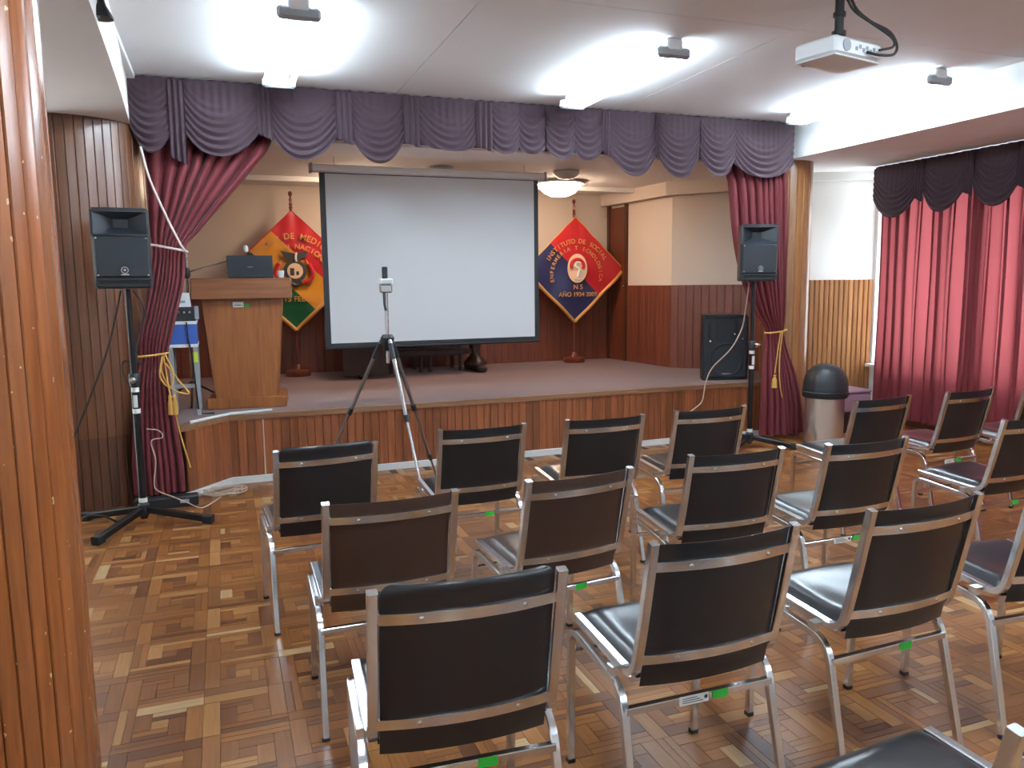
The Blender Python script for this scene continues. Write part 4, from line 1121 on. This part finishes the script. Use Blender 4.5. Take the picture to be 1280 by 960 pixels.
# ================================================================== TABLE BEHIND THE SCREEN
tb = thing('long_table', 'long dark wooden table with carved pedestal legs behind the projection screen', 'table', (2.08, 8.75, ST))
MB().box((-.95, -.36, .70), (.95, .36, .75), .008).build('tabletop', M['dark_wood'], tb)
for s in (-1, 1):
    x = s*.68
    MB().box((x-.055, -.30, 0), (x+.055, .30, .075), .02).build('foot', M['dark_wood'], tb)
    prof = [(.16, .07), (.15, .11), (.075, .17), (.06, .22), (.085, .30), (.10, .38), (.075, .47), (.06, .54), (.10, .62), (.14, .70)]
    mbp = MB().lathe(prof, n=20); mbp.v = [(x+a*.85, b*.9, c) for a, b, c in mbp.v]; mbp.build('pedestal', M['dark_wood'], tb)
MB().box((-.66, -.03, .20), (.66, .03, .26), .006).build('stretcher', M['dark_wood'], tb)
MB().box((-.90, -.37, .05), (-.42, -.335, .70)).build('modesty_panel', M['dark_wood'], tb)
ws = None
for i, x in enumerate((1.95, 2.42)):
    if ws is None:
        ws = thing('wooden_chair', 'dark wooden chair drawn up behind the middle of the long stage table', 'chair', (x, 9.0, ST), group='wooden chairs behind the stage table')
        for sx in (-.18, .18):
            for sy, h in ((-.18, .42), (.17, .92)): MB().tube([(sx, sy, 0), (sx, sy, h)], .018, square=True, up=(1, 0, 0)).build('leg', M['dark_wood'], ws)
        MB().box((-.21, -.20, .42), (.21, .20, .46), .01).build('seat', M['dark_wood'], ws)
        for z in (.58, .72, .86): MB().box((-.18, .158, z), (.18, .18, z+.06)).build('back_slat', M['dark_wood'], ws)
        for z in (.18, .26): MB().box((-.18, -.19, z), (.18, -.17, z+.025)).build('stretcher', M['dark_wood'], ws)
    else:
        o = copy_tree(ws); o.location = (x, 9.0, ST); o['label'] = 'dark wooden chair behind the stage table, next to its carved pedestal'

# ================================================================== PROJECTOR, SMALL FIXTURES
pj = thing('projector', 'white video projector hanging upside down from a ceiling pole', 'projector', (2.945, 3.255, 2.62), math.radians(12.5))
MB().box((-.185, -.117, 0), (.185, .117, .085), .012).build('body', M['white_plastic'], pj)
MB().box((-.178, -.110, -.006), (.178, .110, .001), .002).build('bottom_cover', M['white_plastic'], pj)
MB().lathe([(.03, 0), (.03, -.004)], (-.10, -.117, .045), 18, 'Y').build('speaker_vent', M['grey_plastic'], pj)
MB().box((-.187, -.10, .012), (-.1845, .09, .02)).build('light_strip', M['white_plastic'], pj)
for k in range(7): MB().box((-.03+.028*k, -.1195, .03+.012*(k % 2)), (-.012+.028*k, -.1165, .048+.012*(k % 2))).build('socket', M['grey_plastic'], pj)
MB().lathe([(.045, 0), (.045, .02), (.036, .022)], (-.09, .115, .045), 20, 'Y').build('lens', M['black'], pj)
MB().box((-.06, -.06, .086), (.06, .06, .105), .004).build('mount_plate', M['black_metal'], pj)
MB().tube([(0, 0, .10), (0, 0, CEIL-2.62)], .022, 14).build('mount_pole', M['black_metal'], pj)
MB().lathe([(.035, .13), (.035, .15)], n=16).lathe([(.03, .22), (.03, .24)], n=16).build('pole_collar', M['black_metal'], pj)
MB().box((-.05, -.05, CEIL-2.62-.06), (.05, .05, CEIL-2.62), .004).build('ceiling_bracket', M['black_metal'], pj)
MB().tube(smooth_path([(.01, -.02, .40), (.06, -.04, .27), (.13, -.08, .20), (.22, -.13, .15), (.24, -.16, .08), (.20, -.17, .03), (.12, -.15, .02), (.05, -.125, .03)]), .007, 7).tube(smooth_path([(.01, -.03, .30), (.05, -.05, .24), (.14, -.09, .185), (.225, -.14, .12), (.21, -.16, .07), (.14, -.13, .05)]), .006, 7).build('cable', M['cable_black'], pj)
sp = thing('small_spotlight', 'tiny black spotlight clipped under the soffit edge', 'spotlight', (-.455, 4.0, 2.80))
MB().box((-.02, -.02, 0), (.03, .02, .04), .004).build('clip', M['black_metal'], sp)
MB().lathe([(.012, 0), (.02, -.03), (.045, -.075), (.046, -.085)], (.035, 0, .005), 16).build('shade', M['black_metal'], sp)
MB().tube(smooth_path([(0, 0, .04), (-.01, .3, .10), (-.03, .7, .22)]), .003, 6).build('wire', M['cable_black'], sp)
